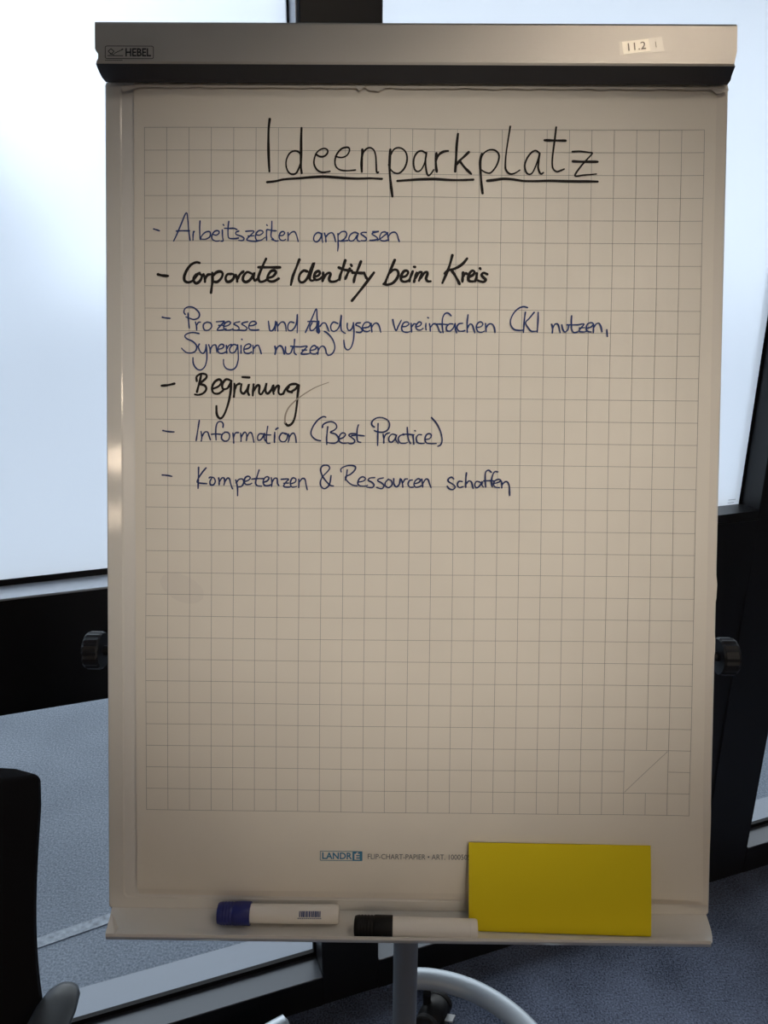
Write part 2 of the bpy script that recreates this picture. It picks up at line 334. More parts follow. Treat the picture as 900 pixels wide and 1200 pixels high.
HANDWRITING = {  # paper coordinates right and down from the grid corner, in fifths of a millimetre
  ('title', 'black', 2.4): [
    [702,-48,696,7,695,85,697,164,701,240],
    [877,148,864,131,840,126,815,138,797,171,794,206,805,238,826,254,849,249,864,225,875,194,880,170],
    [880,0,878,61,878,139,877,210,882,247],
    [960,143,984,156,1008,154,1025,138,1026,121,1011,112,987,117,964,137,952,170,952,201,968,229,994,242,1024,240,1040,237],
    [1071,155,1103,161,1131,152,1147,130,1147,110,1131,105,1103,114,1079,142,1068,177,1073,209,1096,228,1136,233,1183,229],
    [1221,118,1219,153,1217,200,1219,239],
    [1219,165,1226,133,1246,112,1266,107,1286,121,1296,153,1299,200,1301,235,1307,244,1312,240],
    [689,299,737,293,785,282,865,276,944,269,1008,266,1072,270,1136,274,1200,276,1263,274,1332,277],
    [1377,117,1374,184,1375,246,1382,309,1391,373],
    [1380,144,1397,115,1425,105,1453,117,1469,144,1470,183,1454,222,1426,246,1398,242,1378,223,1368,199],
    [1572,132,1552,122,1529,130,1511,159,1508,195,1516,226,1534,235,1553,222,1569,190,1577,155,1580,128,1574,175,1578,222,1588,255,1602,251,1621,225],
    [1635,135,1632,174,1635,214,1638,236],
    [1633,171,1648,143,1672,126,1700,121],
    [1754,27,1748,88,1745,158,1741,233],
    [1815,127,1787,154,1764,175,1748,196],
    [1765,175,1796,213,1831,246],
    [1418,288,1470,284,1550,278,1630,276,1709,280,1773,280,1843,277],
    [1889,136,1880,181,1884,244,1889,299,1896,352],
    [1884,158,1902,130,1930,114,1962,116,1983,137,1983,169,1967,208,1939,239,1912,237,1888,224],
    [2045,-15,2036,47,2025,126,2021,188,2025,223,2047,244,2074,241,2102,224],
    [2209,129,2188,117,2164,129,2141,160,2129,199,2138,235,2156,247,2174,236,2191,199,2204,160,2212,129,2207,172,2205,215,2219,244,2233,238],
    [2301,-12,2294,54,2285,132,2282,187,2289,218,2309,232,2330,226,2349,218],
    [2237,60,2278,61,2354,62],
    [2393,122,2438,120,2485,126,2504,131,2470,170,2439,206,2410,254,2456,251,2529,244],
    [2397,175,2454,177,2535,177],
    [1921,283,1964,278,2011,272,2059,274,2123,283,2186,284,2266,282,2345,284,2425,285,2488,285,2537,286],
  ],
  ('l1', 'blue', 1.5): [
    [51,562,65,566,84,572],
    [163,628,181,592,205,536,235,471,244,520,249,575,256,624],
    [179,573,217,571,254,572],
    [275,575,273,595,272,623],
    [273,587,280,574],
    [312,517,310,559,313,619,321,600,341,580,363,575,371,586,366,605,345,617,321,617],
    [384,590,402,595,418,586,419,574,406,570,390,578,379,598,382,618,402,628,422,626],
    [438,566,439,602,442,626,430,628],
    [443,536,446,541],
    [474,519,470,558,471,602,482,613,514,613,530,610,526,610],
    [450,557,482,557,502,556,520,563],
    [530,572,514,579,517,591,546,601,560,613,552,624,530,623],
    [570,573,616,572,594,597,576,621,626,628,642,622],
    [583,599,615,597],
    [626,591,646,594,666,581,662,570,646,568,630,581,624,605,634,624,658,620,678,606],
    [687,565,686,597,687,623],
    [687,535,690,540],
    [716,516,715,557,712,600,726,616],
    [690,562,722,568,742,569],
    [716,617,738,625,752,624],
    [756,595,778,594,788,580,778,572,764,580,757,600,762,616,778,623,794,616],
    [807,577,808,600,807,623],
    [808,596,826,577,843,573,853,588,860,611,864,627],
    [994,583,974,576,956,591,951,615,962,628,978,623,992,601,997,579,998,610,1002,631],
    [1011,579,1018,602,1020,628],
    [1018,602,1034,583,1054,577,1066,594,1074,627],
    [1087,582,1088,618,1089,649,1086,678],
    [1088,590,1106,572,1128,570,1136,586,1126,608,1102,623,1088,618,1098,623,1122,622,1142,619],
    [1202,582,1182,573,1158,586,1148,610,1158,622,1178,616,1198,587,1194,609,1202,622,1212,623],
    [1246,574,1226,574,1216,582,1234,595,1247,607,1242,619,1218,619],
    [1282,571,1317,568,1294,573,1278,582,1298,595,1310,606,1306,613,1286,617,1266,618],
    [1309,568,1282,569],
    [1310,617,1330,605,1350,589,1361,581,1353,571,1333,575,1322,597,1326,615,1346,621,1366,616],
    [1366,574,1368,596,1371,618],
    [1370,596,1385,577,1405,572,1419,584,1426,608,1432,624],
  ],
  ('l2', 'black', 2.9): [
    [74,814,100,820,131,822],
    [309,749,289,746,261,759,237,789,222,825,225,849,245,857,269,848,289,825,301,809,309,805],
    [289,813,276,829,275,848,289,862,309,851,321,828,317,814,297,809],
    [331,812,339,832,339,854],
    [339,840,354,816,371,812],
    [381,804,382,844,378,876,373,914],
    [381,824,402,802,426,796,439,808,432,832,410,853,390,853],
    [486,810,466,812,456,831,462,851,482,851,500,835,503,815,488,808],
    [514,815,520,835,521,851],
    [521,839,538,811,557,795],
    [602,807,578,799,558,819,554,843,570,854,594,842,614,811,618,803,614,830,622,846,638,834],
    [684,725,666,763,646,810,641,834,651,852,675,848,695,834],
    [641,772,690,772,763,772],
    [700,830,723,822,739,802,731,790,711,794,695,818,691,838,707,850,731,848,755,834],
    [871,728,855,770,835,821,824,869],
    [915,793,895,789,875,809,869,837,879,853,899,850,919,825,935,785,953,745,939,793,930,832,943,844,963,836],
    [955,823,979,815,987,800,977,791,961,801,954,824,963,840,983,836,999,824],
    [1005,800,1005,824,1002,846],
    [1005,836,1023,808,1039,800,1047,808,1039,832,1047,848,1075,847,1095,835],
    [1129,730,1115,776,1101,816,1098,839],
    [1093,770,1123,782,1167,787],
    [1155,776,1143,803,1130,833],
    [1161,753,1165,760],
    [1217,736,1199,783,1183,823,1178,851],
    [1171,798,1203,799,1235,800],
    [1235,799,1247,823,1253,834],
    [1291,797,1260,838,1220,890,1188,930,1168,954],
    [1407,727,1387,774,1365,826,1354,855,1345,860],
    [1379,798,1399,782,1419,782,1429,802,1420,829,1396,855,1364,864,1346,860],
    [1451,821,1471,815,1483,797,1475,786,1458,790,1445,813,1444,837,1460,847,1484,841,1496,825],
    [1509,789,1498,817,1490,843],
    [1515,764,1521,765],
    [1531,797,1523,821,1517,847],
    [1524,825,1543,797,1557,793,1559,805,1551,825,1544,841],
    [1554,825,1575,797,1589,793,1591,805,1584,828,1592,843,1610,844],
    [1730,699,1715,756,1695,808,1676,853],
    [1813,716,1786,748,1747,772,1707,784,1689,800],
    [1723,778,1747,812,1772,857],
    [1791,795,1789,819,1788,845],
    [1791,815,1803,799,1815,803],
    [1823,819,1847,807,1855,791,1843,783,1827,799,1821,823,1827,841,1851,843],
    [1868,799,1866,823,1859,843],
    [1886,770,1889,774],
    [1927,803,1907,795,1895,807,1907,822,1919,834,1907,845,1887,842,1875,838],
  ],
  ('l3', 'blue', 1.55): [
    [98,1053,120,1057,142,1059],
    [243,1029,244,1059,247,1087,250,1113],
    [227,1036,220,1024,225,1005,245,994,273,997,297,1015,308,1035,301,1055,277,1064,253,1058,231,1050],
    [285,1079,291,1103,292,1125],
    [291,1099,301,1081,313,1079],
    [350,1079,333,1087,329,1107,339,1124,360,1122,376,1105,371,1084,350,1078],
    [403,1076,430,1074,448,1074,430,1094,408,1122,434,1122,458,1115],
    [416,1096,442,1096],
    [448,1102,470,1096,484,1082,473,1074,454,1082,444,1102,452,1120,478,1122,498,1115],
    [535,1075,510,1081,502,1089,521,1099,532,1112,523,1123,498,1121],
    [580,1075,555,1081,547,1089,564,1099,577,1111,567,1123,543,1123,523,1121],
    [587,1098,611,1095,629,1085,619,1073,599,1077,587,1097,591,1117,615,1122,643,1120],
    [698,1076,701,1100,707,1124,724,1121,738,1096,741,1074,738,1100,736,1124],
    [698,1072,701,1096,707,1124,722,1120,735,1096,738,1072],
    [746,1076,749,1100,751,1126],
    [749,1100,768,1078,784,1076,794,1092,798,1126],
    [842,1079,821,1075,808,1095,810,1119,828,1123,848,1103,858,1071,861,1031,862,1079,860,1135],
    [907,1133,928,1087,948,1043,968,1000,972,1047,977,1094,981,1138],
    [920,1072,956,1071,980,1074],
    [944,1079,932,1103,937,1122,953,1118,969,1098,972,1078,971,1106,973,1130,985,1134],
    [982,1070,982,1102,987,1130],
    [989,1098,1005,1080,1021,1082,1030,1102,1040,1126],
    [1089,1082,1065,1074,1050,1094,1053,1118,1069,1126,1089,1113,1101,1086,1109,1034,1107,1085,1111,1121,1132,1136],
    [1143,1081,1143,1105,1153,1121,1169,1109,1177,1081],
    [1177,1077,1181,1125,1178,1173,1166,1213,1148,1229,1132,1219,1126,1197,1124,1175],
    [1217,1077,1197,1079,1191,1089,1209,1097,1223,1109,1226,1124,1214,1131,1194,1129],
    [1233,1105,1262,1100,1273,1084,1261,1073,1241,1077,1228,1101,1234,1120,1254,1126,1270,1120],
    [1277,1080,1279,1104,1282,1128],
    [1279,1104,1293,1083,1309,1078,1322,1092,1332,1129],
    [1014,1126,1033,1138,1057,1165,1072,1201,1070,1233,1054,1255,1034,1261],
    [736,1211,742,1231,737,1255],
    [740,1235,756,1211,772,1211,784,1231,790,1255],
    [795,1215,796,1243,808,1255,825,1247,835,1219,838,1211],
    [846,1173,844,1215,845,1247,857,1259],
    [824,1211,853,1213,881,1214],
    [881,1214,917,1210,905,1226,883,1253,917,1254,935,1248],
    [889,1232,915,1232],
    [937,1234,961,1228,969,1215,957,1206,941,1216,933,1234,940,1250,961,1254,973,1247],
    [977,1214,980,1234,977,1255],
    [980,1234,993,1214,1009,1210,1021,1225,1026,1249,1034,1257],
    [305,1143,273,1137,241,1143,225,1157,237,1173,269,1187,291,1211,287,1239,265,1252,237,1251,217,1237,207,1226],
    [307,1202,301,1218,313,1246,329,1254,341,1238,345,1210],
    [345,1206,349,1242,349,1290,337,1330,313,1348,289,1338,273,1311,271,1279],
    [360,1206,368,1230,368,1254],
    [370,1230,382,1210,398,1206,403,1218,406,1246],
    [416,1230,438,1224,446,1209,434,1202,420,1210,412,1230,418,1250,438,1253,458,1245],
    [460,1209,461,1233,463,1253],
    [462,1229,474,1209,489,1203],
    [523,1209,502,1203,484,1217,478,1237,490,1251,511,1241,524,1209],
    [524,1205,527,1249,527,1289,515,1329,491,1345,462,1339,446,1317,444,1288],
    [543,1209,543,1233,543,1253],
    [547,1173,550,1176],
    [565,1229,587,1223,599,1208,587,1199,567,1209,559,1229,565,1249,587,1252,603,1244],
    [610,1208,613,1232,611,1255],
    [613,1228,627,1210,642,1208,650,1228,658,1254],
    [733,1212,738,1231,735,1257],
    [738,1231,756,1211,774,1214,782,1235,787,1255],
    [1399,1058,1407,1091,1418,1119,1430,1095,1447,1061],
    [1454,1097,1474,1095,1490,1083,1482,1071,1462,1075,1450,1098,1454,1121,1478,1129,1498,1123],
    [1502,1079,1504,1103,1506,1127],
    [1506,1099,1518,1081,1530,1083],
    [1536,1097,1554,1090,1560,1076,1546,1071,1530,1091,1534,1110,1554,1116,1570,1106],
    [1586,1078,1585,1098,1587,1114],
    [1596,1046,1601,1049],
    [1606,1081,1610,1102,1611,1122],
    [1611,1102,1626,1082,1642,1082,1654,1098,1663,1122,1671,1128],
    [1727,1035,1711,1021,1692,1024,1679,1050,1678,1090,1683,1129],
    [1646,1082,1678,1082,1710,1085],
    [1738,1081,1718,1081,1702,1097,1704,1117,1723,1120,1741,1101,1750,1077,1751,1105,1759,1130],
    [1792,1077,1770,1081,1760,1101,1771,1119,1791,1121,1805,1117],
    [1822,1029,1818,1073,1819,1127],
    [1819,1105,1832,1082,1846,1085,1855,1108,1861,1130],
    [1872,1100,1895,1095,1906,1080,1894,1068,1877,1076,1869,1100,1879,1122,1899,1126,1915,1120],
    [1920,1078,1923,1100,1925,1124],
    [1924,1102,1938,1082,1958,1080,1971,1100,1975,1126],
    [2155,987,2133,982,2105,992,2078,1019,2062,1055,2064,1087,2083,1109,2111,1114,2135,1112],
    [2144,1013,2139,1055,2135,1126],
    [2193,1013,2166,1047,2146,1071,2163,1102,2179,1118,2207,1118],
    [2216,1013,2216,1062,2212,1122],
    [2293,1078,2299,1101,2297,1127],
    [2299,1101,2310,1079,2326,1077,2335,1097,2341,1125],
    [2350,1081,2355,1105,2367,1121,2383,1109,2389,1085],
    [2404,1031,2403,1077,2407,1109,2419,1124,2439,1120],
    [2378,1081,2410,1081,2442,1081],
    [2438,1081,2474,1076,2459,1096,2447,1116,2475,1120,2491,1116],
    [2448,1099,2477,1096],
    [2491,1100,2514,1092,2526,1076,2514,1068,2494,1076,2487,1099,2495,1116,2515,1120],
    [2526,1076,2528,1100,2527,1124],
    [2528,1096,2542,1076,2558,1072,2570,1092,2576,1119],
    [2602,1107,2604,1127,2606,1145],
  ],
  ('l4', 'black', 2.5): [
    [94,1438,128,1435,167,1426],
    [318,1376,311,1407,302,1441,294,1472],
    [293,1410,293,1385,318,1369,345,1373,347,1391,325,1412,307,1425,336,1434,347,1454,332,1477,304,1488,282,1486],
    [381,1454,414,1440,433,1417,420,1400,393,1416,379,1449,388,1476,415,1480,442,1462],
    [490,1408,460,1399,438,1426,442,1453,467,1449,485,1417],
    [487,1408,485,1462,474,1524,456,1580,438,1613,420,1618,406,1595,404,1550],
    [506,1424,506,1462,503,1498],
    [506,1462,517,1433,535,1423],
    [546,1426,542,1464,558,1479,578,1455,589,1425,582,1467,589,1486],
    [551,1386,591,1388],
    [615,1427,612,1461,610,1490],
    [612,1466,634,1434,648,1436,646,1472,659,1481,679,1449,688,1418,682,1461,695,1478,716,1456,727,1431,725,1460,729,1480],
    [729,1467,743,1440,758,1435,756,1467,765,1482,783,1478],
    [783,1478,797,1451,822,1428,851,1423,871,1430],
    [833,1471,806,1460,815,1439],
    [826,1468,854,1450,871,1428,865,1482,860,1543,849,1611,833,1645,810,1657,793,1642],
  ],
  ('l4f', 'faded', 3.2): [
    [793,1642,795,1600,815,1555,860,1510,916,1470,973,1438,1040,1413],
  ],
  ('l5', 'navy', 1.6): [
    [100,1691,127,1696,164,1698],
    [307,1632,299,1683,289,1746],
    [317,1695,321,1724,318,1748],
    [321,1724,337,1699,354,1698,362,1719,370,1742],
    [441,1670,442,1650,430,1638,412,1642,402,1667,400,1707,402,1742],
    [376,1710,402,1708,430,1710],
    [455,1697,436,1711,434,1735,451,1748,471,1742,479,1718,471,1700,451,1697],
    [497,1702,501,1730,502,1758],
    [501,1726,511,1702,531,1699],
    [541,1702,544,1730,543,1748],
    [544,1726,560,1699,572,1701,576,1722,574,1744],
    [576,1726,590,1701,603,1701,611,1725,617,1753],
    [669,1706,649,1705,638,1721,641,1741,657,1737,673,1713,678,1701,675,1729,681,1745],
    [695,1663,689,1705,687,1741,693,1758,708,1758],
    [673,1711,713,1711],
    [735,1704,733,1728,734,1753],
    [743,1676,754,1672],
    [735,1696,735,1723,733,1753],
    [741,1681,751,1670],
    [798,1707,779,1699,764,1715,762,1734,774,1748,793,1747,806,1728,806,1706,790,1701],
    [814,1706,817,1728,811,1752],
    [816,1728,830,1705,845,1701,854,1722,857,1752],
    [1025,1609,1010,1606,983,1622,957,1654,942,1689,945,1713,968,1735,995,1742],
    [1036,1663,1033,1694,1030,1726,1031,1763],
    [1006,1667,1010,1651,1032,1638,1059,1634,1080,1645,1087,1664,1075,1680,1051,1694,1081,1704,1097,1726,1094,1744,1075,1755,1049,1754,1032,1750],
    [1102,1731,1124,1723,1137,1706,1126,1696,1110,1703,1099,1726,1105,1747,1127,1755,1151,1752],
    [1193,1701,1167,1701,1156,1710,1172,1722,1189,1738,1183,1753,1164,1757,1151,1752],
    [1210,1651,1203,1675,1202,1717,1207,1744,1224,1749],
    [1172,1712,1204,1709,1244,1713],
    [1321,1643,1320,1702,1319,1767],
    [1300,1662,1286,1650,1288,1630,1311,1612,1343,1609,1374,1622,1386,1646,1378,1674,1354,1690,1322,1690,1300,1682],
    [1350,1702,1354,1727,1354,1752],
    [1354,1727,1366,1702,1387,1694],
    [1420,1705,1399,1702,1384,1719,1384,1740,1398,1747,1417,1730,1426,1705,1422,1733,1436,1754],
    [1469,1705,1448,1708,1436,1726,1445,1749,1470,1753,1487,1748],
    [1486,1663,1489,1701,1494,1732,1505,1753],
    [1462,1701,1494,1702,1525,1704],
    [1519,1704,1522,1729,1524,1757],
    [1529,1681,1533,1683],
    [1567,1704,1549,1704,1538,1722,1543,1746,1564,1753,1583,1751],
    [1590,1730,1613,1725,1623,1707,1612,1697,1595,1704,1587,1728,1595,1749,1620,1753,1651,1752],
    [1623,1607,1653,1641,1675,1686,1684,1731,1676,1759,1660,1768],
  ],
  ('l6', 'navy', 1.7): [
    [96,1943,123,1945,151,1950],
    [303,1898,302,1958,300,2018],
    [345,1901,325,1925,303,1958,295,1982,317,1988,349,1990],
    [378,1957,368,1977,371,1996,388,1996,398,1977,390,1957,370,1953,363,1957],
    [417,1957,420,1977,420,1997],
    [420,1981,436,1957,449,1960,451,1981,447,1997],
    [451,1981,467,1958,479,1963,485,1988,496,2018],
    [514,1968,524,2008,525,2057],
    [517,1984,532,1965,552,1962,560,1980,548,2003,525,2008],
    [564,1976,584,1970,597,1955,584,1946,568,1955,563,1976,571,1992,593,1992,605,1986],
    [647,1910,635,1947,627,1983,637,1999,661,2002],
    [605,1962,637,1959,671,1959],
    [674,1979,694,1971,703,1954,690,1948,676,1959,670,1979,678,1997,698,1999,714,1993],
    [716,1954,720,1978,718,2003],
    [720,1978,734,1958,749,1958,752,1986,760,1998],
  ],
  ('l6', 'navy', 1.6): [
    [773,1962,815,1960,799,1978,787,2002,815,2006,827,2003],
    [787,1984,814,1983],
    [831,1986,852,1977,856,1960,839,1953,827,1970,825,1990,836,2006,860,2002],
    [872,1961,874,1985,872,2008],
    [873,1981,892,1957,908,1961,914,1989,921,2019],
    [1070,1998,1050,1992,1026,1968,1005,1936,997,1904,1009,1883,1037,1881,1048,1897,1033,1919,1009,1944,995,1976,1001,2002,1019,2013,1040,2000,1051,1976,1056,1939],
    [1148,1906,1143,1943,1137,1963],
    [1114,1917,1112,1901,1134,1886,1166,1880,1193,1886,1191,1906,1167,1930,1137,1947,1155,1975,1179,1991,1204,1995],
    [1212,1974,1240,1968,1252,1954,1237,1944,1218,1954,1208,1979,1220,1995,1248,1997,1264,1992],
    [1304,1948,1276,1951,1268,1964,1288,1974,1301,1990,1289,2005,1260,2002],
    [1353,1949,1326,1956,1323,1967,1342,1977,1357,1993,1345,2010,1317,2004],
    [1383,1957,1367,1972,1365,1993,1383,2004,1402,1989,1399,1965,1379,1957],
    [1413,1957,1414,1985,1428,1999,1446,1981,1449,1952],
    [1412,1953,1414,1981,1426,1999,1442,1989,1447,1956],
    [1455,1956,1462,1980,1464,2001],
    [1464,1976,1476,1956,1490,1954],
    [1518,1960,1501,1964,1493,1984,1504,2000,1523,2000],
    [1533,1980,1555,1973,1563,1959,1551,1952,1535,1964,1527,1984,1536,2000,1559,1997,1567,1992],
    [1571,1955,1575,1980,1577,2000],
    [1577,1980,1593,1955,1607,1957,1615,1979,1624,2002],
    [1752,1952,1740,1942,1724,1950,1722,1966,1745,1980,1761,1996,1749,2012,1727,2007,1716,1993],
    [1801,1966,1781,1966,1773,1986,1785,2000,1805,1995],
    [1824,1917,1821,1953,1821,2000],
    [1824,1978,1837,1963,1853,1969,1862,2005],
    [1902,1969,1881,1965,1872,1985,1882,2001,1900,1989,1914,1965,1912,1985,1921,1997],
    [1963,1912,1949,1901,1933,1911,1930,1944,1934,1997],
    [2000,1910,1982,1910,1970,1936,1966,1968,1971,1996],
    [1922,1962,1954,1960,1986,1962],
    [1980,1976,2002,1970,2018,1960,2006,1952,1986,1960,1978,1980,1988,1996,2011,1999],
    [2023,1964,2025,1984,2024,2000],
    [2025,1984,2039,1968,2055,1966,2066,1984,2069,2016,2070,2042],
  ],
}

# ================================================================== SETTING
S0, S1, D0, D1 = -5.2, 4.6, -6.6, 1.27
H = 2.75
WALL_T = 0.14
struct('floor', box(W, S0, S1, D0, D1 + WALL_T, -0.05, 0.0), M['carpet'], label='dark blue-grey carpet floor')
struct('ceiling', box(W, S0 - .1, S1 + .1, D0 - .1, D1 + WALL_T, H, H + 0.1), M['ceil'])
struct('wall_left', box(W, S0 - .1, S0, D0, D1 + WALL_T, 0, H), M['plaster'])
struct('wall_right', box(W, S1, S1 + .1, D0, D1 + WALL_T, 0, H), M['plaster'])
struct('wall_back', box(W, S0 - .1, S1 + .1, D0 - .1, D0, 0, H), M['plaster'])

# the glazed wall in front of the camera: black posts and panels, a clear pane below and a frosted pane above in every bay
MUL0, PITCH = 0.310, 1.0745          # left edge of the post behind the flip chart
POSTW = [0.135, 0.157]
front = structure('wall_front', label='black framed window wall behind the flip chart')
posts = []
k = -5
while MUL0 + k * PITCH < S1:
    a = MUL0 + k * PITCH
    posts.append((a, a + (0.157 if k == 1 else 0.135)))
    k += 1
for a, b_ in posts:
    obj('post', box(W, a, min(b_, S1 - 0.002), D1, D1 + 0.085, 0, H, bevel=0.002, seg=1), M['wall_black'], front)
edges = [(S0, posts[0][0])] + [(posts[i][1], posts[i + 1][0]) for i in range(len(posts) - 1)] + [(posts[-1][1], S1)]
edges = [e for e in edges if e[1] - e[0] > 0.1]
DG = D1 + 0.060                       # glass plane
LB, LT, UB, UT = 0.088, 0.882, 1.097, 2.66
for a, b_ in edges:
    obj('plinth', box(W, a, b_, D1, D1 + WALL_T, 0, LB - 0.004), M['wall_black'], front)
    obj('spandrel_panel', box(W, a, b_, D1, D1 + WALL_T - .02, LT, UB - 0.004), M['wall_black'], front)
    obj('head_panel', box(W, a, b_, D1, D1 + WALL_T, UT, H), M['wall_black'], front)
for i, (a, b_) in enumerate(edges):
    w = structure('window_%d' % (i + 1), W((a + b_) / 2, D1, 0))
    middle = abs(a - (MUL0 + 0.135)) < 0.02
    top_sill = M['wall_black'] if middle else M['sill']
    ub = UB - (0.022 if middle else 0)
    # lower light
    obj('window_sill', box(W, a, b_, D1 - 0.003, DG, LB - 0.004, LB, bevel=0.001, seg=1), M['sill_dark'], w, label='dark lower sill')
    obj('outer_sill', box(W, a, b_, DG + 0.008, D1 + WALL_T + 0.005, LB - 0.014, LB + 0.004), M['sill_out'], w)
    bm = bmesh.new()
    for (z0, z1) in ((LB, LB + 0.012), (LT - 0.012, LT), (ub, ub + 0.011), (UT - .012, UT)):
        frame_box(bm, W, a, b_, DG - 0.003, DG + 0.007, z0, z1)
    for (s0, s1) in ((a, a + 0.006), (b_ - 0.006, b_)):
        frame_box(bm, W, s0, s1, DG - 0.003, DG + 0.007, LB, LT)
        frame_box(bm, W, s0, s1, DG - 0.003, DG + 0.007, ub, UT)
    obj('gasket', bm, M['gasket'], w)
    obj('pane', box(W, a + .004, b_ - .004, DG, DG + 0.006, LB + 0.004, LT - 0.004), M['glass'], w, label='clear lower pane')
    obj('window_sill', box(W, a, b_, D1 - 0.003, DG, ub - 0.004, ub, bevel=0.001, seg=1), top_sill, w, label='upper sill')
    if middle: obj('side_panel', box(W, 1.270, b_, D1 + 0.004, D1 + 0.085, LB, LT), M['wall_black'], w)
    if middle: obj('sill_block', box(W, a, b_, D1, D1 + WALL_T - .02, LT + .19, ub - .004), M['wall_black'], w)
    obj('pane', box(W, a + .004, b_ - .004, DG, DG + 0.006, ub + 0.004, UT - 0.004), M['glass'], w, label='upper pane')
    fs = b_ - 0.006
    obj('frosted_film', box(W, a + .006, fs, DG - 0.0012, DG - 0.0010, ub + 0.008, UT - 0.008), M['frost'], w, label='frosted white film')
    if middle:
        for j in range(3):
            z = ub + 0.030 - j * 0.007
            obj('etched_mark', box(W, b_ - 0.040, b_ - 0.018 - 0.004 * (j % 2), DG - 0.0020, DG - 0.0014, z, z + 0.0014), M['sill'], w)
    # light reveals at both sides of the upper pane
    if not middle:
        for s0, s1 in ((a, a + 0.003), (b_ - 0.003, b_)):
            obj('reveal', box(W, s0, s1, D1 + 0.012, DG - 0.003, ub, UT), M['sill'], w)

# ================================================================== OUTSIDE
struct('trim_added_canopy', box(W, S0 - .1, S1 + .1, D1 + WALL_T, 2.9, H + 0.12, H + 0.27), M['plaster'], label='added slab above the windows outside, shading the yard near them')  # unseen slab, added to darken the asphalt close to the windows
struct('wall_upper', box(W, S0 - .1, S1 + .1, D1, D1 + WALL_T, H + 0.1, 9.5), M['plaster'])
GZ = -0.15
struct('ground', box(W, -40, 40, D1 + WALL_T, 60, GZ - 0.1, GZ), M['asphalt'], label='grey asphalt yard outside the lower panes')
def strip(pts, w_, z):
    bm = bmesh.new()
    a, b_ = [Vector(p) for p in pts]; d = (b_ - a).normalized(); n = Vector((-d.y, d.x, 0)) * w_ / 2
    hexa(bm, [a + n, b_ + n, b_ - n, a - n] + [q + ZUP * z for q in (a + n, b_ + n, b_ - n, a - n)])
    return bm
o = obj('parking_line', strip([(-1.35, 1.39, GZ), (0.2, 2.19, GZ)], 0.035, 0.003), M['line']); o['kind'] = 'structure'; o['label'] = 'faint worn white line on the grey asphalt outside'
# the pale wing of the building that runs away from the windows on the left
wing = thing('building_wing', 'pale blurred building wing seen through the frosted left window', 'building', W(-3.6, 20, GZ))
obj('wall', box(W, -7.5, -3.2, 6, 60, GZ, 5.0), M['facade'], wing)
obj('roof', box(W, -7.6, -3.05, 5.9, 60.1, 5.0, 5.15), M['sill_out'], wing)
for j in range(10):
    for zz in (0.8, 3.0):
        d = 8 + j * 4.5
        f_ = obj('window', box(W, -3.22, -3.16, d, d + 1.8, zz, zz + 1.3), M['window_dark'], wing)

# ================================================================== CEILING LAMPS, ADDED LIGHTS
lamps = [(-3.0, -2.57, 'square ceiling lamp mirrored higher on the flip chart frame'), (-4.25, -3.98, 'square ceiling lamp mirrored lower on the flip chart frame'),
         (1.1, -2.57, 'square ceiling lamp behind the camera on the right'), (-0.6, -3.98, 'square ceiling lamp behind the camera in the middle'),
         (2.8, -3.98, 'square ceiling lamp at the far right'), (-0.6, -5.6, 'square ceiling lamp near the back wall')]
for s, d, lab in lamps:
    t = thing('ceiling_lamp', lab, 'lamp', W(s, d, H), 'square ceiling lamps')
    h = 0.20
    bm = bmesh.new()
    for q in ((s - h - .03, s + h + .03, d - h - .03, d - h), (s - h - .03, s + h + .03, d + h, d + h + .03), (s - h - .03, s - h, d - h, d + h), (s + h, s + h + .03, d - h, d + h)):
        frame_box(bm, W, *q, H - 0.03, H - 0.0005)
    obj('lamp_frame', bm, M['lamp_case'], t)
    obj('diffuser', box(W, s - h, s + h, d - h, d + h, H - 0.018, H - 0.012), M['lamp'], t)

t = thing('ceiling_lamp', 'added lamp out of view, brightening the right of the flip chart header', 'lamp', (0.64, 0.05, H))  # extra lamp, added so the header bar brightens towards the right
bm = bmesh.new()
for q in ((-.18, .18, -.18, -.15), (-.18, .18, .15, .18), (-.18, -.15, -.15, .15), (.15, .18, -.15, .15)):
    frame_box(bm, XYZ, 0.64 + q[0], 0.64 + q[1], 0.05 + q[2], 0.05 + q[3], H - 0.03, H - 0.0005)
obj('lamp_frame', bm, M['lamp_case'], t)
obj('diffuser', box(XYZ, 0.49, 0.79, -.10, .20, H - 0.018, H - 0.012), M['added_lamp'], t)
# spotlight added out of view to brighten the middle of the paper
sp = Vector((0.75, -2.3, H - 0.10)); aim = P(0.325, -0.370, 0)
t = thing('added_spotlight', 'added spotlight out of view, brightening the middle of the flip chart paper', 'spotlight', (0.75, -2.3, H))
dr = (aim - sp).normalized()
bm = bmesh.new(); tube(bm, [(0.75, -2.3, H), (0.75, -2.3, H - 0.07)], 0.01, 10); obj('stem', bm, M['plastic'], t, smooth=True)
bm = bmesh.new(); lathe(bm, sp - dr * 0.07, dr, [(0, .02), (.01, .045), (.10, .05), (.10, .044), (.02, .040), (.02, .001)], 24); obj('spot_housing', bm, M['plastic'], t, smooth=True)
ld = bpy.data.lights.new('spot', 'SPOT'); ld.energy = SPOT; ld.color = (1.0, 0.93, 0.82); ld.spot_size = math.radians(SPOT_DEG); ld.spot_blend = 1.0; ld.shadow_soft_size = 0.04
lo = bpy.data.objects.new('added_spot', ld); COL.objects.link(lo); lo.parent = t
lo.location = sp + dr * 0.04 - Vector((0.75, -2.3, H)); lo.rotation_euler = dr.to_track_quat('-Z', 'Y').to_euler()

# ================================================================== FLIP CHART
FX, FY = 0.030, 0.86
fc = thing('flip_chart', 'silver-headed flip chart easel holding the grid paper pad', 'flip chart', (FX, FY, 0))
UL, UR, VT, VB = -0.0455, 0.652, 0.052, -0.8935

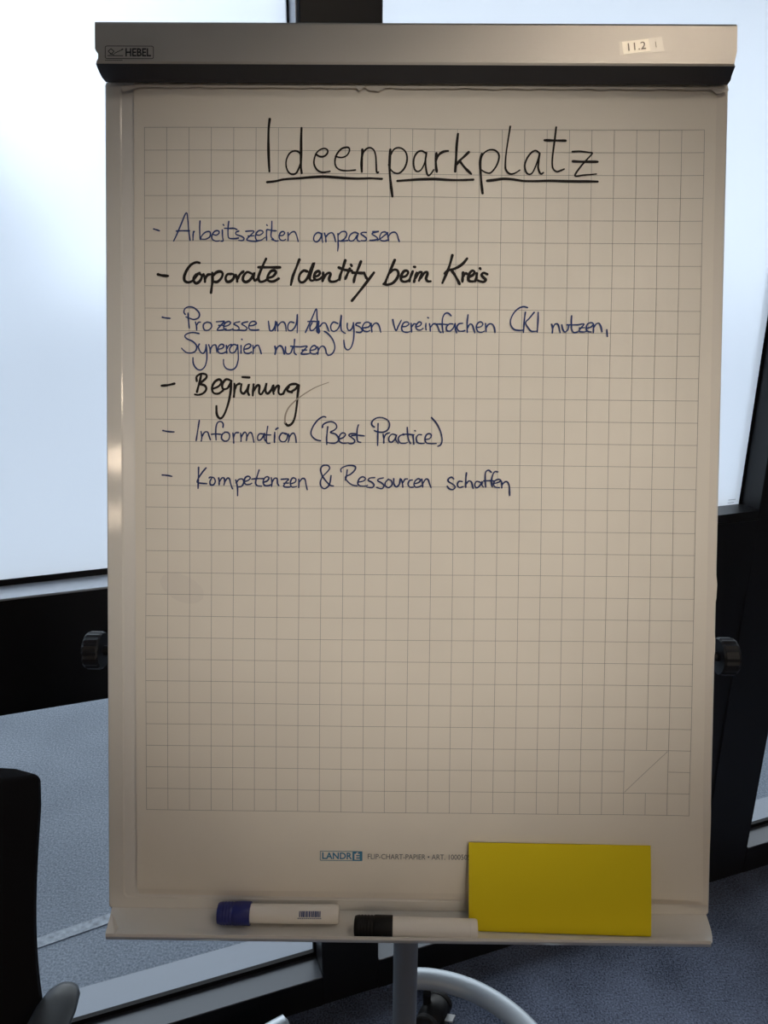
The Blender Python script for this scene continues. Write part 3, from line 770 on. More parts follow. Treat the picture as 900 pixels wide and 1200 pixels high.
def rounded_rect(u0, u1, v0, v1, r, seg=6):
    pts = []
    for cx_, cy_, a0 in ((u1 - r, v1 - r, 0), (u0 + r, v1 - r, 90), (u0 + r, v0 + r, 180), (u1 - r, v0 + r, 270)):
        for i in range(seg + 1):
            a = math.radians(a0 + 90 * i / seg); pts.append((cx_ + r * math.cos(a), cy_ + r * math.sin(a)))
    return pts
# frame: outer and inner loop with the same number of points, slightly domed
out_l = rounded_rect(UL, UR, VB, VT, 0.004)
mid_l = rounded_rect(UL + .0015, UR - .0015, VB + .0015, VT - .0015, 0.004)
in_m = rounded_rect(UL + .017, UR - .017, VB + .0125, VT - .0032, 0.008)
in_l = rounded_rect(UL + .019, UR - .019, VB + .0145, VT - .0040, 0.007)
bm = bmesh.new()
loops = [[bm.verts.new(P(u, v, n)) for u, v in L] for L, n in ((out_l, -0.022), (out_l, -0.004), (mid_l, -0.0026), (in_m, -0.0026), (in_l, -0.0036))]
for A, B_ in zip(loops, loops[1:]):
    for i in range(len(A)): bm.faces.new((A[i], A[(i + 1) % len(A)], B_[(i + 1) % len(A)], B_[i]))
frame_o = obj('board_frame', bm, M['enamel'], fc, smooth=False, label='white lacquered board frame')
obj('whiteboard', box(P, UL + .012, UR - .012, VB + .008, VT - .003, -0.012, -0.0035), M['board'], fc)
obj('back_panel', box(P, UL + .002, UR - .002, VB + .002, VT - .002, -0.022, -0.0122), M['pole'], fc)

# header clamp: profile lofted from end to end; (n, v, left end, right end)
prof = [(-0.020, 0.099, -.0435, .6450), (0.024, 0.0995, -.0435, .6450), (0.0285, 0.0982, -.0440, .6450), (0.0300, 0.0955, -.0436, .6455),
        (0.0300, 0.0690, -.0436, .6458), (0.0300, 0.0665, -.0425, .6440), (0.0300, 0.0635, -.0402, .6420), (0.0300, 0.0590, -.0402, .6418), (0.0300, 0.0560, -.0420, .6432),
        (0.0290, 0.0540, -.0428, .6445), (0.0250, 0.0523, -.0430, .6445), (0.0190, 0.0502, -.0430, .6455), (0.0130, 0.0480, -.0425, .6470), (0.0075, 0.0462, -.0405, .6462), (0.0060, 0.0466, -.0400, .6460),
        (0.0030, 0.0520, -.0400, .6460), (-0.020, 0.0530, -.0420, .6455)]
bm = bmesh.new()
NU = 2
cols = []
for q in range(NU + 1):
    cols.append([bm.verts.new(P(l + (r - l) * q / NU, v, n)) for n, v, l, r in prof])
for A, B_ in zip(cols, cols[1:]):
    for i in range(len(A)): bm.faces.new((A[i], A[(i + 1) % len(A)], B_[(i + 1) % len(A)], B_[i]))
bm.faces.new(cols[0]); bm.faces.new(cols[-1][::-1])
hd = obj('header_clamp', bm, M['header'], fc, smooth=False, label='brushed aluminium paper clamp bar')
bm = bmesh.new(); cols = []
ep = prof[9:15]
for q in range(3):
    cols.append([bm.verts.new(P(l + (r - l) * q / 2, v - 0.0004, n + 0.0003)) for n, v, l, r in ep] + [bm.verts.new(P(l + (r - l) * q / 2, v + 0.0006, n - 0.0008)) for n, v, l, r in ep[::-1]])
for A, B_ in zip(cols, cols[1:]):
    for i in range(len(A)): bm.faces.new((A[i], A[(i + 1) % len(A)], B_[(i + 1) % len(A)], B_[i]))
bm.faces.new(cols[0]); bm.faces.new(cols[-1][::-1])
obj('clamp_edge', bm, M['header_edge'], fc, smooth=True, label='dark slanted lower edge of the clamp bar')
# header print
NH = 0.0303
def HP(x, y): return P(x, y, NH)
bm = bmesh.new()
text_mesh(bm, 'HEBEL', 0.0118, HP, -0.0105, 0.0613, width=0.0275, bold=0.0003)
def line2(bm, x0, y0, x1, y1, w_, T):
    d = Vector((x1 - x0, y1 - y0)); L = d.length; d /= L; n = Vector((-d.y, d.x)) * w_ / 2
    bm.faces.new([bm.verts.new(T(*q)) for q in ((x0 + n.x, y0 + n.y), (x1 + n.x, y1 + n.y), (x1 - n.x, y1 - n.y), (x0 - n.x, y0 - n.y))])
def ring2(bm, x0, x1, y0, y1, r, w_, T, seg=4):
    A = rounded_rect(x0, x1, y0, y1, r, seg); B2 = rounded_rect(x0 + w_, x1 - w_, y0 + w_, y1 - w_, max(r - w_, 1e-4), seg)
    va = [bm.verts.new(T(*p)) for p in A]; vb = [bm.verts.new(T(*p)) for p in B2]
    for i in range(len(va)): bm.faces.new((va[i], va[(i + 1) % len(va)], vb[(i + 1) % len(va)], vb[i]))
ring2(bm, -0.0327, 0.0200, 0.0583, 0.0722, 0.0022, 0.0007, HP)
for x0, y0, x1, y1 in ((-.0292, .0662, -.0262, .0690), (-.0262, .0690, -.0228, .0662), (-.0228, .0662, -.0258, .0634), (-.0258, .0634, -.0292, .0662), (-.0228, .0640, -.0128, .0686), (-.0128, .0686, -.0148, .0686), (-.0300, .0617, -.0130, .0617), (-.0275, .0636, -.0225, .0626)):
    line2(bm, x0, y0, x1, y1, 0.0008, HP)
for i in range(12):
    x = -0.0325 + i * 0.0016; line2(bm, x, .0568, x + 0.0011, .0568, 0.0009, HP)
lg = obj('maker_logo', bm, M['header_print'], hd, label='small black maker logo')
# number label under tape, slightly tilted
def LP(dn):
    a = math.radians(6.5); c, s_ = math.cos(a), math.sin(a)
    return lambda x, y: P(0.5435 + x * c - y * s_, 0.0738 + x * s_ + y * c, dn)
bm = bmesh.new(); T = LP(0.0304)
bm.faces.new([bm.verts.new(T(*q)) for q in ((-.0240, -.0070), (.0240, -.0080), (.0225, .0075), (-.0235, .0075))])
tape = obj('sticky_tape', bm, M['tape'], hd, label='strip of clear tape over the number label')
bm = bmesh.new(); T = LP(0.0306)
bm.faces.new([bm.verts.new(T(*q)) for q in ((-.0200, -.0065), (.0090, -.0060), (.0080, .0070), (-.0205, .0068))])
obj('number_label', bm, M['label'], hd, label='small cream number label')
bm = bmesh.new()
text_mesh(bm, '11.2', 0.0115, LP(0.0308), -0.0145, -0.0034, width=0.0190)
line2(bm, 0.0155, -.003, .0150, .0030, .0006, LP(0.0308))
obj('label_writing', bm, M['label_ink'], hd)

# marker tray below the board: curved gutter, wider at the crease than at the lip
tp = [(-0.012, -0.8890), (-0.002, -0.8930), (0.000, -0.8940), (0.006, -0.8975), (0.014, -0.9005), (0.024, -0.9022), (0.034, -0.9020), (0.042, -0.8995), (0.046, -0.8955), (0.0475, -0.8922), (0.0490, -0.8920), (0.0492, -0.8950), (0.0445, -0.9012), (0.034, -0.9040), (0.022, -0.9040), (0.010, -0.9020), (-0.012, -0.8970)]
def tray_u(n):
    t = max(0.0, min(1.0, n / 0.048))
    return -0.0415 + 0.0120 * t, 0.6490 - 0.0170 * t * t
bm = bmesh.new(); cols = []
for q in range(3):
    c_ = []
    for n, v in tp:
        l, r = tray_u(n); c_.append(bm.verts.new(P(l + (r - l) * q / 2, v, n)))
    cols.append(c_)
for A, B_ in zip(cols, cols[1:]):
    for i in range(len(A)): bm.faces.new((A[i], A[(i + 1) % len(A)], B_[(i + 1) % len(A)], B_[i]))
bm.faces.new(cols[0]); bm.faces.new(cols[-1][::-1])
tray = obj('pen_tray', bm, M['enamel'], fc, smooth=True, label='white curved pen tray')
bm = bmesh.new()
pA, pB, pC, pD = P(-0.0400, -0.8938, 0.003), P(-0.0297, -0.8915, 0.0478), P(-0.0205, -0.8950, 0.0455), P(-0.0250, -0.9010, 0.022)
v4 = [bm.verts.new(p + BN * d) for d in (0.0006, 0) for p in (pA, pD, pC, pB)]
for f in ((0, 1, 2, 3), (7, 6, 5, 4), (0, 4, 5, 1), (1, 5, 6, 2), (2, 6, 7, 3), (3, 7, 4, 0)): bm.faces.new([v4[i] for i in f])
obj('tray_end_fold', bm, M['enamel'], tray)

# clamp knobs at both sides
for sgn, ue in ((-1, UL), (1, UR)):
    bm = bmesh.new()
    base = P(ue, -0.597, -0.030)
    tube(bm, [base - BU * sgn * 0.03, base + BU * sgn * 0.024], 0.006, 10)
    sh = obj('clamp_bolt', bm, M['plastic'], fc, smooth=True)
    bm = bmesh.new()
    r_ = 0.0225
    lathe(bm, base + BU * sgn * 0.014, BU * sgn, [(0, 0.010), (0.0005, r_ - .002), (0.003, r_), (0.017, r_), (0.020, r_ - .002), (0.021, r_ - .006), (0.018, r_ - .010), (0.018, 0.002)], 36)
    # knurled rim
    for v in bm.verts:
        d = v.co - base; ax = d.dot(BU); rad = d - BU * ax
        if rad.length > r_ - .001:
            k_ = int(round(math.atan2(rad.dot(BV), rad.dot(BN)) / (2 * math.pi / 36)))
            if k_ % 2: v.co -= rad.normalized() * 0.0009
    obj('clamp_knob', bm, M['plastic'], fc, label='black knurled side knob')
bm = box(P, UL - 0.004, UL + 0.01, -0.572, -0.566, -0.028, -0.020, bevel=0.001)
obj('knob_bracket', bm, M['chrome'], fc)
# rail behind the board that carries the knobs, hinge bracket and post
obj('cross_rail', box(P, UL + 0.02, UR - 0.02, -0.612, -0.582, -0.040, -0.0222, bevel=0.002), M['pole'], fc)
bm = bmesh.new(); tube(bm, [(FX, FY, 0.10), (FX, FY, 1.36)], 0.0182, 24)
pl_ = obj('pole', bm, M['pole'], fc, smooth=True, label='grey steel support pole')
hz = P(0, -0.40, -0.022)
bm = bmesh.new()
hexa(bm, [Vector((FX - .03, 0.83, 1.24)), Vector((FX + .03, 0.83, 1.24)), Vector((FX + .03, 0.885, 1.24)), Vector((FX - .03, 0.885, 1.24)),
          Vector((FX - .03, 0.842, 1.36)), Vector((FX + .03, 0.842, 1.36)), Vector((FX + .03, 0.885, 1.36)), Vector((FX - .03, 0.885, 1.36))])
obj('hinge_bracket', bm, M['plastic'], fc)
# hooked tube legs on castors
def leg_path(ctrl, z=0.105): return spline([(x, y, z) for x, y in ctrl], 8)
arcA = [(0.069 + 0.287 * math.cos(a), 0.995 + 0.287 * math.sin(a)) for a in [math.radians(x) for x in range(-34, 93, 12)]]
legs = [
    ([(FX, FY - .01), (0.12, 0.805), (0.23, 0.785)] + arcA + [(0.030, 1.279)], 'curved silver tube leg hooking behind the pole'),
    ([(FX, FY), (-0.10, 0.81), (-0.26, 0.835), (-0.365, 0.94), (-0.345, 1.06), (-0.27, 1.125), (-0.203, 1.170)], None),
    ([(FX, FY), (0.14, 0.79), (0.30, 0.70), (0.40, 0.55), (0.42, 0.44)], None),
    ([(FX, FY), (-0.06, 0.74), (-0.14, 0.62), (-0.17, 0.50), (-0.17, 0.42)], None)]
for ctrl, lab in legs:
    pts = leg_path(ctrl)
    rr = [0.027] * len(pts); rr[-1] = 0.016
    # rounded end
    e = pts[-1] - pts[-2]; e.normalize()
    pts = pts[:-1] + [pts[-1] - e * 0.012, pts[-1] - e * 0.005, pts[-1]]
    rr = [0.0225] * (len(pts) - 2) + [0.020, 0.012]
    bm = bmesh.new(); tube(bm, pts, rr, 20, flat=0.92)
    lg_ = obj('leg', bm, M['silver'], fc, smooth=True, label=lab)
hub = bmesh.new(); lathe(hub, (FX, FY, 0.070), (0, 0, 1), [(0, .03), (.002, .042), (.065, .042), (.08, .030), (.09, .024)], 28)
obj('hub', hub, M['plastic'], fc, smooth=True)
def castor(x, y, ang, parent, sc_=1.0, tab=False, z0=0.0, top=0.080):
    """twin wheel castor: stem, hood, two wheels, brake tab"""
    d = Vector((math.cos(ang), math.sin(ang), 0)); s_ = Vector((-d.y, d.x, 0))
    c = Vector((x, y, z0 + 0.029 * sc_)) + d * 0.018 * sc_
    bm = bmesh.new(); tube(bm, [(x, y, z0 + 0.03), (x, y, z0 + top)], 0.009, 10)
    hb = bmesh.new()
    rings = []
    for q in (-0.027, -0.022, 0.0, 0.022, 0.027):
        rr_ = (0.0305 if abs(q) < 0.025 else 0.027) * sc_
        ring = []
        for i in range(15):
            a = math.radians(-12 + 204 * i / 14); ring.append((c + s_ * q * sc_ + d * math.cos(a) * rr_ + ZUP * (math.sin(a) * rr_)))
        rings.append(ring)
    V_ = [[hb.verts.new(p) for p in r] for r in rings]
    for A, B_ in zip(V_, V_[1:]):
        for i in range(14): hb.faces.new((A[i], A[i + 1], B_[i + 1], B_[i]))
        hb.faces.new((A[14], A[0], B_[0], B_[14]))
    hb.faces.new(V_[0]); hb.faces.new(V_[-1][::-1])
    bmesh.ops.recalc_face_normals(hb, faces=hb.faces[:])
    tmp = bpy.data.meshes.new('t'); bm.to_mesh(tmp); bm.free(); hb.from_mesh(tmp); bpy.data.meshes.remove(tmp)
    ho = obj('castor', hb, M['plastic'], parent, smooth=True)
    for q in (-1, 1):
        wb = bmesh.new()
        lathe(wb, c + s_ * q * 0.0275 * sc_ - ZUP * 0.0, s_ * q, [(0, .028 * sc_), (.002 * sc_, .0288 * sc_), (.010 * sc_, .0288 * sc_), (.0125 * sc_, .026 * sc_), (.011 * sc_, .020 * sc_), (.011 * sc_, .006 * sc_), (.013 * sc_, .005 * sc_)], 24)
        obj('wheel', wb, M['tyre'], ho, smooth=True)
    if tab:
        tb = bmesh.new()
        o_ = c + d * 0.030 * sc_ + ZUP * 0.004
        def TT(a, b2, c2): return o_ + s_ * a + d * (b2 * .9) + ZUP * (c2 + b2 * 0.35)
        frame_box(tb, TT, -0.009, 0.009, 0, 0.020, 0.0, 0.004)
        tbo = obj('brake_tab', tb, M['brake'], ho, label='pale grey brake tab')
        gb = bmesh.new()
        for r_ in range(3):
            for c3 in range(3): frame_box(gb, TT, -0.0065 + c3 * 0.0048, -0.0035 + c3 * 0.0048, 0.004 + r_ * 0.005, 0.007 + r_ * 0.005, 0.004, 0.0045)
    return ho
castor(0.094, 1.268, math.radians(-28), fc, tab=True)
castor(-0.235, 1.125, math.radians(200), fc)
castor(0.42, 0.46, math.radians(-100), fc)
castor(-0.17, 0.44, math.radians(-80), fc)
castor(0.345, 0.93, math.radians(20), fc)

# ================================================================== PAPER PAD
pad = thing('flip_chart_pad', 'white squared flip chart paper pad covered in German handwriting', 'paper pad', tuple(P(0.31, -0.43, -0.002)))
def lift(u, v):
    """how far the top sheet stands off its own plane: faint waves, a lifted lower right corner"""
    w_ = 0.0008 * math.sin(u * 9.0 + 0.7) * math.sin(v * 6.5 + 1.1) + 0.0003 * math.sin(u * 31 + v * 17) + 0.0003 * math.sin(v * 40 + 5 * u)
    t = max(0.0, (u - 0.40) / 0.24) * max(0.0, (-v - 0.70) / 0.17)
    w_ += 0.0065 * t * t
    e = max(0.0, (u - 0.60) / 0.04); w_ += 0.0010 * e * e
    w_ *= min(1.0, max(0.0, (0.05 - v) / 0.10))
    return w_
def sheet(name, uL, uR, vT, vB, n0, thick, fn, m, label=None, nu=40, nv=60, edge=None):
    bm = bmesh.new(); G = []
    for i in range(nv + 1):
        v = vT + (vB(0) - vT) * i / nv
        row = []
        for j in range(nu + 1):
            t = j / nu
            vv = vT + (vB(t) - vT) * i / nv
            ul = uL(vv); ur = uR(vv); u = ul + (ur - ul) * t
            row.append(bm.verts.new(P(u, vv, n0 + fn(u, vv))))
        G.append(row)
    for i in range(nv):
        for j in range(nu): bm.faces.new((G[i][j], G[i][j + 1], G[i + 1][j + 1], G[i + 1][j]))
    o_ = obj(name, bm, m, pad, smooth=False, label=label)
    md = o_.modifiers.new('thickness', 'SOLIDIFY'); md.thickness = thick; md.offset = -1
    # make sure the front (towards the room) is the original surface
    n_ = o_.data.polygons[len(o_.data.polygons) // 2].normal
    if n_.dot(BN) < 0: o_.data.flip_normals()
    return o_
def wav(v): return 0.0011 * math.sin(v * 23 + 1) + (0.0018 * math.sin(v * 95) * math.exp(-((v + 0.56) / 0.10) ** 2))
obj('pad_stack', box(P, -0.0108, 0.6320, -0.8685, 0.030, -0.0032, -0.0024), M['paper_under'], pad, label='pack of blank sheets')
# lower sheets: the pack, a curled sheet, then the written one on top
sheet('lower_sheet', lambda v: -0.0095, lambda v: 0.6490 + wav(v), 0.050, lambda t: -0.8755 - 0.0045 * t, -0.0020, 0.0004,
      lambda u, v: 0.0002 * math.sin(v * 30) + (0.0026 * max(0, (u - .60) / .05) ** 2) * (0.6 + 0.6 * math.sin(v * 21 + 2) ** 2), M['paper_under'], label='under sheet with a wavy worn right edge')
sheet('lower_sheet', lambda v: -0.0110, lambda v: 0.6455 + 0.0008 * math.sin(v * 14), 0.050, lambda t: -0.8720 - 0.002 * t, -0.0012, 0.0003,
      lambda u, v: 0.0002 * math.sin(v * 22 + 1), M['paper_under'])
top = sheet('top_sheet', lambda v: -0.0119 + 0.002 * max(0.0, -v - .6), lambda v: 0.6378 + 0.0030 * max(0.0, min(1.0, -v / 0.87)), 0.050, lambda t: -0.8680 - 0.0035 * t, 0.0, 0.00018,
      lift, M['paper'], label='written squared top sheet', nu=70, nv=100)
def SP(u, v, e=0.0004): return P(u, v, lift(u, v) + e)
# torn strip left under the clamp
bm = bmesh.new(); prev = None
for i in range(121):
    u = -0.010 + 0.655 * i / 120
    vlow = 0.0425 + 0.0012 * noise.noise(Vector((u * 60, 0, 0))) + 0.0012 * noise.noise(Vector((u * 200, 3, 0)))
    if 0.25 < u < 0.265: vlow -= 0.0025
    row = [bm.verts.new(P(u, 0.0500, 0.0010)), bm.verts.new(P(u, vlow, 0.0034 + 0.0006 * noise.noise(Vector((u * 40, 9, 0)))))]
    if prev: bm.faces.new((prev[0], row[0], row[1], prev[1]))
    prev = row
obj('torn_edge', bm, M['paper_under'], pad, label='torn paper strip left under the clamp')
for pts in ([(0.628, .046, .003), (0.648, .047, .004), (0.6485, .040, .0065), (0.636, .038, .0035)], [(-0.026, .045, .001), (-0.006, .046, .002), (-0.008, .041, .004), (-0.024, .038, .002)], [(0.235, .0455, .0035), (0.250, .0455, .0035), (0.246, .0420, .0062), (0.240, .0385, .0050)]):
    bm = bmesh.new(); bm.faces.new([bm.verts.new(P(*q)) for q in pts])
    obj('paper_scrap', bm, M['paper_under'], pad)

# printed grid, 25 x 31 squares of 25 mm with the corner mark left out
def ribbon(bm, pts, w_, T, e, caps=False, wf=None):
    n = len(pts); L = []
    for i, p in enumerate(pts):
        a = pts[max(i - 1, 0)]; b2 = pts[min(i + 1, n - 1)]
        d = Vector((b2[0] - a[0], b2[1] - a[1]))
        d = d.normalized() if d.length > 1e-9 else Vector((1, 0))
        h = w_ / 2 * (wf(i / (n - 1)) if wf else 1)
        nn = Vector((-d.y, d.x)) * h
        L.append((bm.verts.new(T(p[0] + nn.x, p[1] + nn.y, e)), bm.verts.new(T(p[0] - nn.x, p[1] - nn.y, e))))
    for A, B_ in zip(L, L[1:]): bm.faces.new((A[0], B_[0], B_[1], A[1]))
    if caps:
        for i, sg in ((0, -1), (n - 1, 1)):
            a = pts[max(i - 1, 0)]; b2 = pts[min(i + 1, n - 1)]
            ang = math.atan2(b2[1] - a[1], b2[0] - a[0]) + (math.pi if sg < 0 else 0)
            h = w_ / 2 * (wf(i / (n - 1)) if wf else 1)
            bm.faces.new([bm.verts.new(T(pts[i][0] + h * math.cos(ang + k_), pts[i][1] + h * math.sin(ang + k_), e)) for k_ in [math.pi * (q / 6 - 0.5) for q in range(7)]])
bm = bmesh.new()
G25 = 0.025
def seg_line(a, b2):
    n = max(2, int(math.hypot(b2[0] - a[0], b2[1] - a[1]) / 0.0125) + 1)
    pts = [(a[0] + (b2[0] - a[0]) * i / (n - 1), a[1] + (b2[1] - a[1]) * i / (n - 1)) for i in range(n)]
    pts = [(x + 0.0003 * math.sin(y * 13 + x * 5), y + 0.0004 * math.sin(x * 11 + y * 7)) for x, y in pts]
    ribbon(bm, pts, 0.00042, SP, 0.0004)
CX0, CX1, CY0, CY1 = 22, 24, 28, 30      # the blank corner mark
for j in range(32):
    y = -j * G25
    if CY0 < j < CY1: seg_line((0, y), (CX0 * G25, y)); seg_line((CX1 * G25, y), (25 * G25, y))
    else: seg_line((0, y), (25 * G25, y))
for i in range(26):
    x = i * G25
    if CX0 < i < CX1: seg_line((x, 0), (x, -CY0 * G25)); seg_line((x, -CY1 * G25), (x, -31 * G25))
    else: seg_line((x, 0), (x, -31 * G25))
seg_line((CX0 * G25 + .001, -CY1 * G25 + .001), (CX1 * G25 - .001, -CY0 * G25 - .001))
obj('grid_print', bm, M['grid'], top, label='thin grey printed squares')

# maker's print at the foot of the sheet
bm = bmesh.new(); bm2 = bmesh.new(); bm3 = bmesh.new()
PP = lambda x, y: SP(x, y, 0.0005)
PP2 = lambda x, y: SP(x, y, 0.0007)
PY0, PY1 = -0.8325, -0.8210
ring2(bm, 0.2010, 0.2500, PY0, PY1, 0.0008, 0.0006, PP)
text_mesh(bm, 'LANDR', 0.0108, PP, 0.2035, PY0 + 0.0021, width=0.0345, bold=0.00025)
bm.faces.new([bm.verts.new(PP(x, y)) for x, y in rounded_rect(0.2385, 0.2498, PY0 + .0003, PY1 - .0003, 0.001)])
text_mesh(bm2, '\u00c9', 0.0095, PP2, 0.2408, PY0 + 0.0018, width=0.0062, bold=0.0002)
obj('brand_print', bm, M['print_blue'], top, label='small blue boxed brand print')
obj('brand_letter', bm2, M['paper'], top)
text_mesh(bm3, 'FLIP-CHART-PAPIER \u2022 ART. 1000505', 0.0088, PP, 0.2562, PY0 + 0.0026, width=0.1185)
obj('article_print', bm3, M['print_grey'], top, label='small grey article line')

# handwriting
NAMES = {'title': 'heading', 'l1': 'note_line', 'l2': 'note_line', 'l3': 'note_line', 'l4': 'note_line', 'l4f': 'pen_smear', 'l5': 'note_line', 'l6': 'note_line'}
LABS = {'title': 'underlined black heading Ideenparkplatz', 'l1': 'blue line Arbeitszeiten anpassen', 'l2': 'black line Corporate Identity beim Kreis',
        'l3': 'blue lines Prozesse und Analysen vereinfachen (KI nutzen, Synergien nutzen)', 'l4': 'black line Begrünung',
        'l4f': 'faded tail of the last letter', 'l5': 'blue line Information (Best Practice)', 'l6': 'blue line Kompetenzen & Ressourcen schaffen'}
ei = 0
PARTS = []
SPLIT = {}
for (wd, ink, width), strokes in HANDWRITING.items():
    if wd[0] == 'l' and wd != 'l4f' and wd not in SPLIT: SPLIT[wd] = 1; PARTS.append((wd, ink, width, strokes[:1], 'bullet_dash')); strokes = strokes[1:]
    PARTS.append((wd, ink, width, strokes, NAMES[wd]))
for wd, ink, width, strokes, nm in PARTS:
    bm = bmesh.new()
    for st in strokes:
        pts = [(st[i] / 5000.0, -st[i + 1] / 5000.0, 0) for i in range(0, len(st), 2)]
        L = sum(math.dist(pts[i], pts[i + 1]) for i in range(len(pts) - 1))
        chord = math.dist(pts[0], pts[-1])
        straight = chord / max(L, 1e-6)
        sm = [(p.x, p.y) for p in spline(pts, 5)]
        w_ = width / 1000.0
        if wd == 'title': w_ *= 1.15 if straight > 0.9 else 0.80
        elif wd == 'l4f': w_ *= 0.6
        else: w_ *= 1.06
        ph = random.random() * 6
        ei += 1
        wf = lambda t, ph=ph: 1 + 0.12 * math.sin(t * 9 + ph) - (0.10 if t > 0.9 else 0)
        if wd == 'l4f': wf = lambda t: 1.1 - 0.7 * t
        ribbon(bm, sm, w_, SP, 0.0006 + 0.000003 * ei, caps=True, wf=wf)
    obj(nm, bm, M[ink], top, label=LABS[wd] if nm != 'bullet_dash' else None)

# ================================================================== THINGS ON THE TRAY
def pen(name, label, cat, a, b_, r_body, r_cap, cap_len, capm, group=None):
    """a = centre of the cap end, b_ = centre of the tail, in board coordinates"""
    pa, pb = P(*a), P(*b_); ax = (pb - pa); L = ax.length; ax.normalize()
    t = thing(name, label, cat, tuple(pa))
    if group: t['group'] = group
    bm = bmesh.new()
    lathe(bm, pa + ax * (cap_len - 0.004), ax, [(0, r_body * .97), (0.002, r_body), (L - cap_len - 0.004, r_body * 1.0), (L - cap_len + 0.002, r_body * .99), (L - cap_len + 0.004, r_body * .9), (L - cap_len + 0.0042, 0.001)], 28)
    obj('barrel', bm, M['marker_white'], t, smooth=True)
    bm = bmesh.new()
    pr = [(0, r_cap * .55), (0.0008, r_cap * .86), (0.003, r_cap * .93)]
    q = 0.006
    while q < cap_len * 0.5:
        pr += [(q, r_cap * .965), (q + 0.0008, r_cap * .93), (q + .0014, r_cap * .93), (q + .002, r_cap * .97)]; q += 0.0036
    pr += [(cap_len * 0.55, r_cap), (cap_len - .0006, r_cap), (cap_len, r_cap * .97), (cap_len, r_body * .9)]
    lathe(bm, pa, ax, pr, 28)
    obj('cap', bm, capm, t, smooth=True)
    return t, pa, ax, L

blue, pa, ax, L = pen('marker_pen', 'white marker with ribbed dark blue cap lying at the left of the pen tray', 'marker pen', (0.0858, -0.8875, 0.0148), (0.2240, -0.8869, 0.0148), 0.0102, 0.0125, 0.038, M['marker_blue'])
# barcode printed round the barrel
bm = bmesh.new()
up = (BN * 0.35 + BV * 0.94); up = (up - ax * up.dot(ax)).normalized(); sd = ax.cross(up).normalized()
if sd.dot(BN) < 0: sd = -sd
pc = P(0.0858, -0.8875, 0.0148)
def BAR(x, ang, r=0.0104): return pc + ax * x + (up * math.cos(ang) + sd * math.sin(ang)) * r
x = 0.094
rb = random.Random(3)
while x < 0.1185:
    w_ = rb.choice((0.0006, 0.0009, 0.0014))
    a1 = math.radians(58)
    for q in range(4):
        t0, t1 = math.radians(24 + q * 8.5), math.radians(24 + (q + 1) * 8.5)
        bm.faces.new([bm.verts.new(BAR(x, t0)), bm.verts.new(BAR(x + w_, t0)), bm.verts.new(BAR(x + w_, t1)), bm.verts.new(BAR(x, t1))])
    x += w_ + rb.choice((0.0004, 0.0007))
x = 0.0925
while x < 0.118:
    t0, t1 = math.radians(62), math.radians(69)
    bm.faces.new([bm.verts.new(BAR(x, t0)), bm.verts.new(BAR(x + .0010, t0)), bm.verts.new(BAR(x + .0010, t1)), bm.verts.new(BAR(x, t1))]); x += 0.0017
obj('barcode', bm, M['blue'], blue, label='small dark blue barcode')
blk, pa, ax, L = pen('marker_pen', 'white marker with black cap lying against the yellow card', 'marker pen', (0.2424, -0.8890, 0.0345), (0.3790, -0.8887, 0.0378), 0.0107, 0.0122, 0.043, M['marker_black'])
bm = bmesh.new(); lathe(bm, pa + ax * (L - 0.0085), ax, [(0, .0105), (.0004, .01085), (.0012, .01085), (.0016, .0105)], 28)
obj('barrel_ring', bm, M['marker_white'], blk, smooth=True)

q = [(0.3715, -0.9008, 0.0210), (0.5747, -0.9008, 0.0275), (0.5802, -0.8097, 0.0047), (0.3722, -0.8076, 0.0040)]
card = thing('moderation_card', 'plain yellow rectangular card leaning on the tray', 'card', tuple(P(0.47, -0.90, 0.024)))
for i in range(2):
    bm = bmesh.new()
    nn = (P(*q[1]) - P(*q[0])).cross(P(*q[3]) - P(*q[0])).normalized()
    NX, NY = 12, 6; F = []; Bk = []
    for yi in range(NY + 1):
        fr, bk = [], []
        for xi in range(NX + 1):
            a, b2 = xi / NX, yi / NY
            p = P(*q[0]) * (1 - a) * (1 - b2) + P(*q[1]) * a * (1 - b2) + P(*q[2]) * a * b2 + P(*q[3]) * (1 - a) * b2
            p += nn * (0.0012 * math.sin(math.pi * b2) - 0.0011 * i) + BU * 0.0006 * i + BV * (0.0009 * i * a)
            fr.append(bm.verts.new(p)); bk.append(bm.verts.new(p - nn * 0.0008))
        F.append(fr); Bk.append(bk)
    for yi in range(NY):
        for xi in range(NX):
            bm.faces.new((F[yi][xi], F[yi][xi + 1], F[yi + 1][xi + 1], F[yi + 1][xi])); bm.faces.new((Bk[yi][xi], Bk[yi + 1][xi], Bk[yi + 1][xi + 1], Bk[yi][xi + 1]))
    for xi in range(NX):
        for y_ in (0, NY): bm.faces.new((F[y_][xi], F[y_][xi + 1], Bk[y_][xi + 1], Bk[y_][xi]))
    for yi in range(NY):
        for x_ in (0, NX): bm.faces.new((F[yi][x_], F[yi + 1][x_], Bk[yi + 1][x_], Bk[yi][x_]))
    obj('card_layer', bm, M['yellow'], card)

# ================================================================== OFFICE CHAIR (only its back and arm reach into the frame)
CXc, CYc = -0.690, 0.520
ch = thing('office_chair', 'black upholstered office chair beside the flip chart', 'chair', (CXc, CYc, 0))
